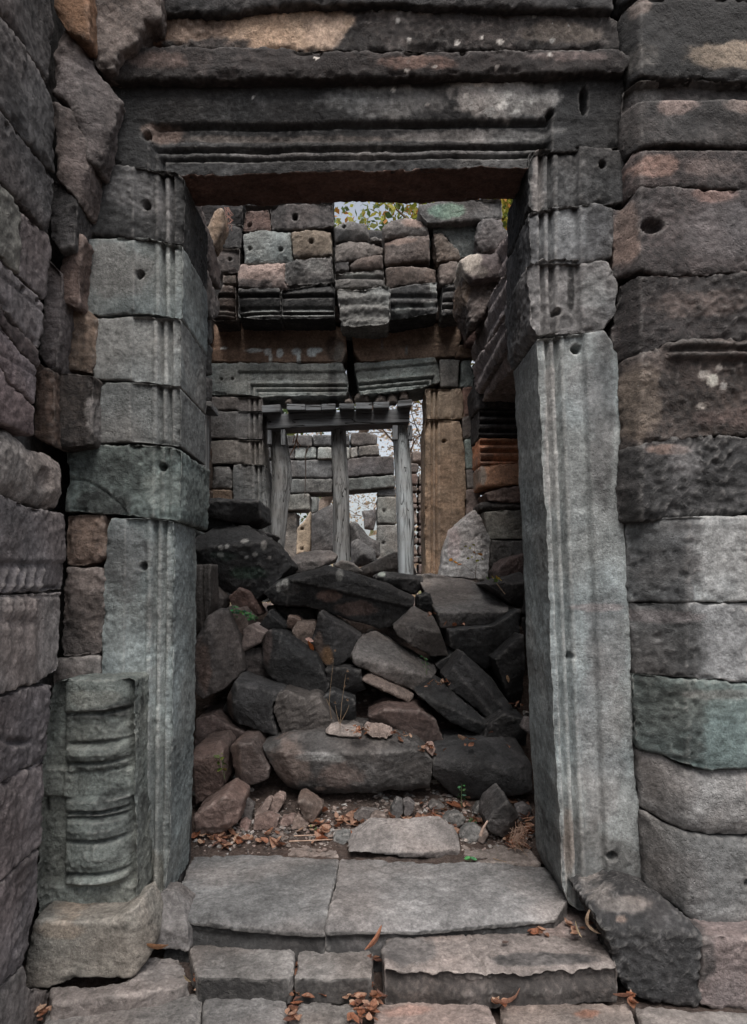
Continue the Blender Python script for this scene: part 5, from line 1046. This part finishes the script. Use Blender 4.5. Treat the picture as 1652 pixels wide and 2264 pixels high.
one_leaf('orange leaf lying near the soil in front of the paired shards', (.0, 0, 0) if False else tuple(np.array(on_floor(835, 1835)) + np.array((0, -.02, .015))), .085, .035, (.60,.24,.10), .2, -.2, -.6, .5)
one_leaf('round orange leaf near the threshold left of the flagstone', tuple(np.array(on_floor(712, 1862)) + np.array((0, -.02, .015))) , .06, .045, (.58,.22,.12), .4, .1, -.7, .2)
one_leaf('red-brown leaf on the right front corner of the cracked step stone', P3(1380, 2204, 2.27), .07, .03, (.38,.19,.13), .2, .1, -.8, .3)
one_leaf('curled reddish leaf on the paving under the cracked step stone', P3(1130, 2216, 2.25), .10, .04, (.50,.27,.19), .4, -.2, -.8, .6)
one_leaf('small dark leaf on top of the cracked step stone', PZ(1118, 2085, .133), .028, .02, (.10,.07,.06), .5, 0, 0, .2)
one_leaf('yellow leaf at the broken end of the thin step stone', P3(412, 2168, 2.3), .06, .025, (.62,.48,.30), 1.2, .8, .3, .3)
one_leaf('pale leaf standing on the left boulder by the seedling', P3(511, 1364, 3.95), .05, .02, (.55,.42,.28), 1.2, .9, .3, .4)
one_leaf('tan leaf leaning against the right jamb by the ledged block', P3(1096, 1778-0, 3.4) if False else P3(1122, 1502+0, 3.7), .05, .02, (.55,.36,.22), 1.1, 1.0, .3, .3)

# thin stems with leaves
def nmat_simple(name, c, r=.8):
    m, N, L, P = nmat(name); tc = N.new('ShaderNodeTexCoord'); n = noise_n(N, L, tc.outputs['Object'], 40, 4, .6)
    L.new(mixc(N, L, maprange(N, L, n, .3, .7), tuple(a * .7 for a in c), tuple(min(1, a * 1.25) for a in c)), P.inputs['Base Color']); P.inputs['Roughness'].default_value = r; return m
M_STEM = nmat_simple('stem', (.20,.14,.09)); M_GSTEM = nmat_simple('green_stem', (.12,.16,.07)); M_BARK = nmat_simple('bark', (.26,.20,.16))
def tube(pts, r0, r1, seg=5):
    pts = [Vector(p) for p in pts]; V_, F_ = [], []; n = len(pts)
    for i, p in enumerate(pts):
        d = (pts[min(i + 1, n - 1)] - pts[max(i - 1, 0)]).normalized(); a = d.orthogonal().normalized(); b = d.cross(a); r = r0 + (r1 - r0) * i / (n - 1)
        for k in range(seg):
            t = 2 * math.pi * k / seg; V_.append(tuple(p + a * math.cos(t) * r + b * math.sin(t) * r))
    for i in range(n - 1):
        for k in range(seg): F_.append((i * seg + k, i * seg + (k + 1) % seg, (i + 1) * seg + (k + 1) % seg, (i + 1) * seg + k))
    return V_, F_
class Geo:
    def __init__(s): s.V, s.F, s.c = [], [], []
    def add(s, v, f, col=(0, 0, 0)):
        n = len(s.V); s.V += list(v); s.F += [tuple(i + n for i in q) for q in f]; s.c += [(*col, 0)] * len(v)
    def make(s, name, m, parent=None): return mesh_of(name, s.V, s.F, s.c, m, parent)
def plant(name, label, base, stems, leaves, gcol, m=M_GSTEM, cat='seedling'):
    t = thing(name, label, cat, base); g = Geo()
    for pts, r in stems: g.add(*tube([tuple(np.array(base) + np.array(p)) for p in pts], r, r * .5))
    g.make('stem', m, t); g = Geo()
    for (p, ln, wd, rz, pi_, ro, col) in leaves: g.add(*leaf_geo(tuple(np.array(base) + np.array(p)), ln, wd, rz, pi_, ro, .1, rr), col=col or gcol)
    if g.V: g.make('foliage', M_LEAF, t)
def fern(label, base, d, n, ln, col):
    st = [([(0,0,0), (d[0]*.5, d[1]*.5, d[2]*.8), d], .0018)]; lv = []
    for k in range(n):
        t = .35 + .65 * k / n
        for s in (-1, 1):
            lv.append(((d[0]*t + s*.012, d[1]*t, d[2]*t*1.05 + rr.uniform(-.01,.01)), ln*rr.uniform(.7,1.2), ln*.5, rr.uniform(0,6.28), rr.uniform(-.6,.6), rr.uniform(.2,1.1), tuple(a*rr.uniform(.7,1.3) for a in col)))
    plant('seedling', label, base, st, lv, col)
G1 = (.09,.24,.10)
b = P3(520, 1366, 3.95)
lv = []
for k in range(46):
    t = rr.random(); lv.append((((-.01 + t*.14) + rr.gauss(0,.008), -.05 - .02*rr.random(), .055 - t*.06 + rr.gauss(0,.010)), .024, .014, rr.uniform(0,6.28), rr.uniform(-.5,.5), rr.uniform(.3,1.2), tuple(a*rr.uniform(.7,1.4) for a in G1)))
plant('seedling', 'bright green feathery seedling between the stones on the left', b, [([(-.02,0,0),(.0,-.03,.05),(.06,-.05,.04),(.14,-.06,.0)], .002), ([(-.02,0,0),(-.03,-.02,.06),(.02,-.04,.075)], .0015)], lv, G1)
fern('small green seedling on the flaky grey slab', P3(944, 1492, 3.9), (-.02, -.02, .10), 5, .022, (.10,.26,.10))
fern('scalloped green and yellow weed by the left jamb', P3(497, 1722, 3.36), (-.02, -.04, .12), 7, .030, (.12,.15,.04))
fern('upright little green plant before the slant-topped block', tuple(np.array(on_floor(1020, 1788))), (.0, -.02, .12), 6, .022, (.08,.20,.08))
fern('tiny two-leaved seedling behind the threshold', P3(1040, 1907, 3.0), (.0, -.01, .03), 2, .03, (.10,.26,.10))
fern('small green weed among leaves by the dark angular stone', tuple(np.array(on_floor(1042, 1835))), (.01, -.02, .05), 7, .020, (.10,.18,.09))
fern('tiny weed in the middle of the soil', tuple(np.array(on_floor(690, 1838))), (.01, -.02, .03), 4, .014, (.12,.18,.07))
b = P3(1050, 1285, 4.5); lv = []
for (x, y, col, s) in ((1008,1245,(.75,.34,.04),.05),(998,1238,(.60,.26,.03),.045),(1016,1249,(.70,.25,.03),.04),(1020,1215,(.5,.45,.08),.03),(1040,1212,(.30,.30,.06),.03),(1055,1218,(.35,.32,.06),.03),(1047,1205,(.30,.30,.06),.025),(1062,1226,(.75,.35,.10),.035),(1048,1222,(.6,.3,.12),.03),(1035,1235,(.28,.28,.06),.03),(1056,1240,(.25,.27,.06),.03),(1066,1236,(.25,.27,.06),.03),(1044,1232,(.35,.33,.07),.028),(1030,1208,(.3,.3,.06),.022)):
    p = P3(x, y, 4.45); lv.append((tuple(np.array(p) - np.array(b)), s, s*.5, rr.uniform(0,6.28), rr.uniform(-.4,.4), rr.uniform(.4,1.1), col))
plant('sapling', 'thin sapling with orange and olive leaves before the pointed slab', b, [([(0,0,0),(.005,-.03,.10),(-.01,-.05,.21)], .002), ([(0,0,.05),(-.06,-.04,.09),(-.12,-.05,.11)], .0014)], lv, G1, M_STEM, 'sapling')
b = P3(1092, 1290, 4.2); lv = []
for k, (x, y, col) in enumerate(((1078,1280,(.13,.24,.06)),(1088,1276,(.45,.36,.06)),(1098,1278,(.60,.40,.07)),(1105,1282,(.45,.34,.06)),(1096,1284,(.12,.22,.06)))):
    lv.append((tuple(np.array(P3(x, y, 4.15)) - np.array(b)), .05, .026, 1.4+rr.uniform(-.5,.5), .3, .9, col))
plant('seedling', 'low seedling with green and yellow leaves by the right jamb', b, [([(0,0,0),(.0,-.02,.03)], .002)], lv, G1)
# dry flower stalks
def stalks(label, stems, heads_):
    base = P3(*stems[0][0]); t = thing('dry_stalk', label, 'dry stalk', base); g = Geo()
    for pts in stems: g.add(*tube([P3(*p) for p in pts], .0016, .0008))
    g.make('stem', M_STEM, t)
    for (x, y, Y) in heads_:
        g = Geo()
        for _ in range(1):
            p = P3(x + rr.gauss(0, 3.5), y + rr.gauss(0, 5), Y + rr.gauss(0, .01)); [g.add(*leaf_geo(tuple(np.array(p) + np.array((0, 0, k_ * .0015))), .014, .007, k_ * 1.3, rr.uniform(-1, 1), rr.uniform(-1, 1), .2, rr), col=(.26, .17, .11)) for k_ in range(5)]
        g.make('seed_head', M_LEAF, t)
stalks('dry stalk with pale seed heads before the orange-stained boulder', [[(733,1590,3.66),(728,1550,3.66),(733,1500,3.7),(738,1455,3.72)],[(728,1560,3.66),(722,1545,3.68)]], [(735,1450,3.72),(742,1440,3.72),(737,1396+70,3.72)])
stalks('dry branching stalk with seed heads rising from the pale shards', [[(752,1610,3.5),(755,1560,3.5),(762,1510,3.52),(765,1490,3.52)],[(752,1600,3.5),(768,1570,3.5),(772,1558,3.5)],[(751,1600,3.5),(744,1575,3.5),(742,1560,3.5)]], [(765,1488,3.52),(768,1502,3.52),(766,1514,3.52),(774,1558,3.5),(742,1556,3.5)])
# dry roots and twigs
def twig(name, label, lines, r, m=M_STEM, cat='twig'):
    g = Geo()
    for pts in lines: g.add(*tube([P3(*p) for p in pts], r, r * .5))
    tag(g.make(name, m), label, cat)
twig('hanging_root', 'pale hanging root in front of the far wall lintel', [[(890/1.0*0+678,992,6.2),(675,1010,6.2),(676,1040,6.2),(675,1070,6.2),(674,1100,6.2)],[(677,1003,6.2),(683,985,6.2)],[(677,1003,6.2),(681,994,6.2)]], .006, nmat_simple('root', (.42,.33,.27)), 'root')
twig('hanging_root', 'tan tangled root under the beam by the left log post', [[(658,960,5.9),(655,975,5.9),(650,990,5.9),(642,1005,5.9),(637,1015,5.9)],[(656,972,5.9),(648,980,5.9),(652,962,5.9)],[(656,975,5.9),(664,985,5.9),(666,983,5.9)],[(656,970,5.9),(660,992,5.9)]], .007, nmat_simple('root_tan', (.55,.33,.22)), 'root')
twig('twig', 'thin dry twig leaning on the slab below the yellow-leaved seedling', [[(1098,1290,4.1),(1110,1305,4.08),(1117,1314,4.06)]], .003)
twig('twig', 'curved pale stick on the soil near the right jamb', [[tuple(q) for q in ((1062,1848,3.1),(1068,1832,3.1),(1078,1815,3.12))]], .008, nmat_simple('stick', (.36,.26,.21)))
twig('twig', 'long thin twig lying across the flagstone by the threshold', [[(1090,1898,3.02),(1120,1906,3.0),(1175,1906,3.0)],[(1130,1846,3.1),(1155,1880,3.05),(1168,1895,3.02)]], .002)
twig('twig', 'thin tan twigs lying along the soil near the threshold joint', [[(640,1860,3.06),(690,1858,3.06),(735,1852+4,3.06)],[(650,1848,3.1),(700,1846,3.1)]], .003, nmat_simple('twig_tan', (.40,.27,.20)))
twig('twig', 'dry grass roots tangled beside the right jamb foot', [[(1172-rr.uniform(0,40), 1815+rr.uniform(0,70), 3.1)] + [(1172-rr.uniform(0,50), 1825+rr.uniform(0,60), 3.1+rr.uniform(-.05,.05)) for _ in range(3)] for _ in range(26)], .0013, nmat_simple('grass_dry', (.42,.28,.21)))
twig('hanging_root', 'fine reddish roots hanging in the top left of the opening', [[(500+rr.uniform(-4,6),458,4.8)]+[(503+rr.uniform(-10,14),475+k*12,4.8) for k in range(4)] for _ in range(9)], .0016, nmat_simple('root_red', (.25,.13,.10)), 'root')

# -------- trees beyond the ruins
def tree(name, label, base, h, crown, nb, nl, lsize, cols, bare=False, cat='tree', spread=1., group='trees beyond the ruins', seed=1):
    rg = random.Random(seed); t = thing(name, label, cat, base, group); g = Geo(); L_ = Geo(); tips = []
    def br(p, d, ln, r, dep):
        pts = [p]; q = Vector(p); dd = Vector(d)
        for _ in range(4):
            dd = (dd + Vector((rg.gauss(0, .16), rg.gauss(0, .16), rg.gauss(0, .10)))).normalized(); q = q + dd * ln / 4; pts.append(tuple(q))
        g.add(*tube(pts, r, r * .62, 7 if dep < 2 else 4))
        if dep >= nb: tips.append(q.copy()); return
        for k in range(rg.choice([2, 3, 3])):
            nd = (dd + Vector((rg.gauss(0, .62 * spread), rg.gauss(0, .62 * spread), rg.gauss(.12, .35)))).normalized(); br(tuple(q), nd, ln * rg.uniform(.62, .86), r * .6, dep + 1)
        if dep >= 1: tips.append(q.copy())
    br(base, (rg.gauss(0, .06), 0, 1), h * .34, h * (.022 if name == 'leafy_tree' else .010), 0)
    g.make('trunk', M_BARK, t)
    for k in range(nl):
        tp_ = tips[rg.randrange(len(tips))]; s = crown
        p = (tp_.x + rg.gauss(0, s), tp_.y + rg.gauss(0, s), tp_.z + rg.gauss(0, s * .8)); ln = lsize * rg.uniform(.6, 1.3)
        if name == 'leafy_tree' and p[2] < base[2] + h * .5: continue
        c = rg.choice(cols); kf = rg.uniform(.7, 1.3)
        a, b_ = Vector((rg.gauss(0,1), rg.gauss(0,1), rg.gauss(0,1))).normalized(), Vector((rg.gauss(0,1), rg.gauss(0,1), rg.gauss(0,1))); b_ = (b_ - a * b_.dot(a)).normalized()
        P_ = Vector(p); L_.add([tuple(P_ - a * ln * .5), tuple(P_ + b_ * ln * .28), tuple(P_ + a * ln * .5), tuple(P_ - b_ * ln * .28)], [(0, 1, 2, 3)], tuple(min(1, x * kf) for x in c))
    L_.make('foliage', M_LEAF, t)
YG = [(.30,.30,.05),(.22,.24,.04),(.38,.34,.06),(.45,.20,.05),(.12,.16,.04),(.40,.36,.08)]
GRN = [(.08,.13,.05),(.13,.18,.06),(.18,.20,.07)]; DRY = [(.50,.38,.28),(.42,.30,.2),(.55,.42,.33),(.36,.30,.2)]
tree('leafy_tree', 'yellow-green leafy tree showing in the gap above the rear wall', (1.95, 12.5, .35), 9.6, .55, 4, 48000, .13, YG, seed=3)
tree('leafy_tree', 'green and orange tree further left behind the rear wall', (-1.8, 14, .35), 8.5, .5, 4, 7000, .14, YG + GRN, seed=8)
tree('leafy_tree', 'dark green tree seen through the crack and above the timber deck', (-1.2, 17, .35), 5.2, .5, 4, 7000, .14, GRN, seed=5)
tree('dry_tree', 'pale dry tree seen in the right hand gap of the rear doorway', (2.3, 17, .35), 6.8, .42, 5, 1500, .09, DRY, seed=6)
tree('dry_tree', 'dry twiggy tree seen low through the far doorway', (-.1, 19, .35), 4.6, .45, 5, 2600, .09, DRY, spread=1.2, seed=12)
tree('dry_tree', 'dry tree with sparse tan leaves right of the far wall', (2.8, 22, .35), 7.5, .5, 5, 2500, .10, DRY, seed=15)
tree('dry_tree', 'distant dry tree left of the far doorway axis', (-3, 26, .35), 7, .6, 5, 3000, .12, DRY, seed=18)
g = Geo(); rg = random.Random(4)
for k in range(9000):
    x = rg.uniform(-26, 26); y = rg.uniform(27, 34); z = .3 + abs(rg.gauss(0, 1.3)) + .5 * math.sin(x * .6) ** 2; ln = rg.uniform(.2, .45)
    a = Vector((rg.gauss(0,1), rg.gauss(0,1), rg.gauss(0,1))).normalized(); b_ = Vector((rg.gauss(0,1), rg.gauss(0,1), rg.gauss(0,1))); b_ = (b_ - a * b_.dot(a)).normalized(); P_ = Vector((x, y, z))
    g.add([tuple(P_ - a * ln * .5), tuple(P_ + b_ * ln * .25), tuple(P_ + a * ln * .5), tuple(P_ - b_ * ln * .25)], [(0, 1, 2, 3)], rg.choice(DRY + [(.2, .2, .1)]))
o = g.make('scrub', M_LEAF); o['kind'] = 'stuff'; o['label'] = 'far belt of dry tan scrub behind the ruins'; o['category'] = 'scrub'
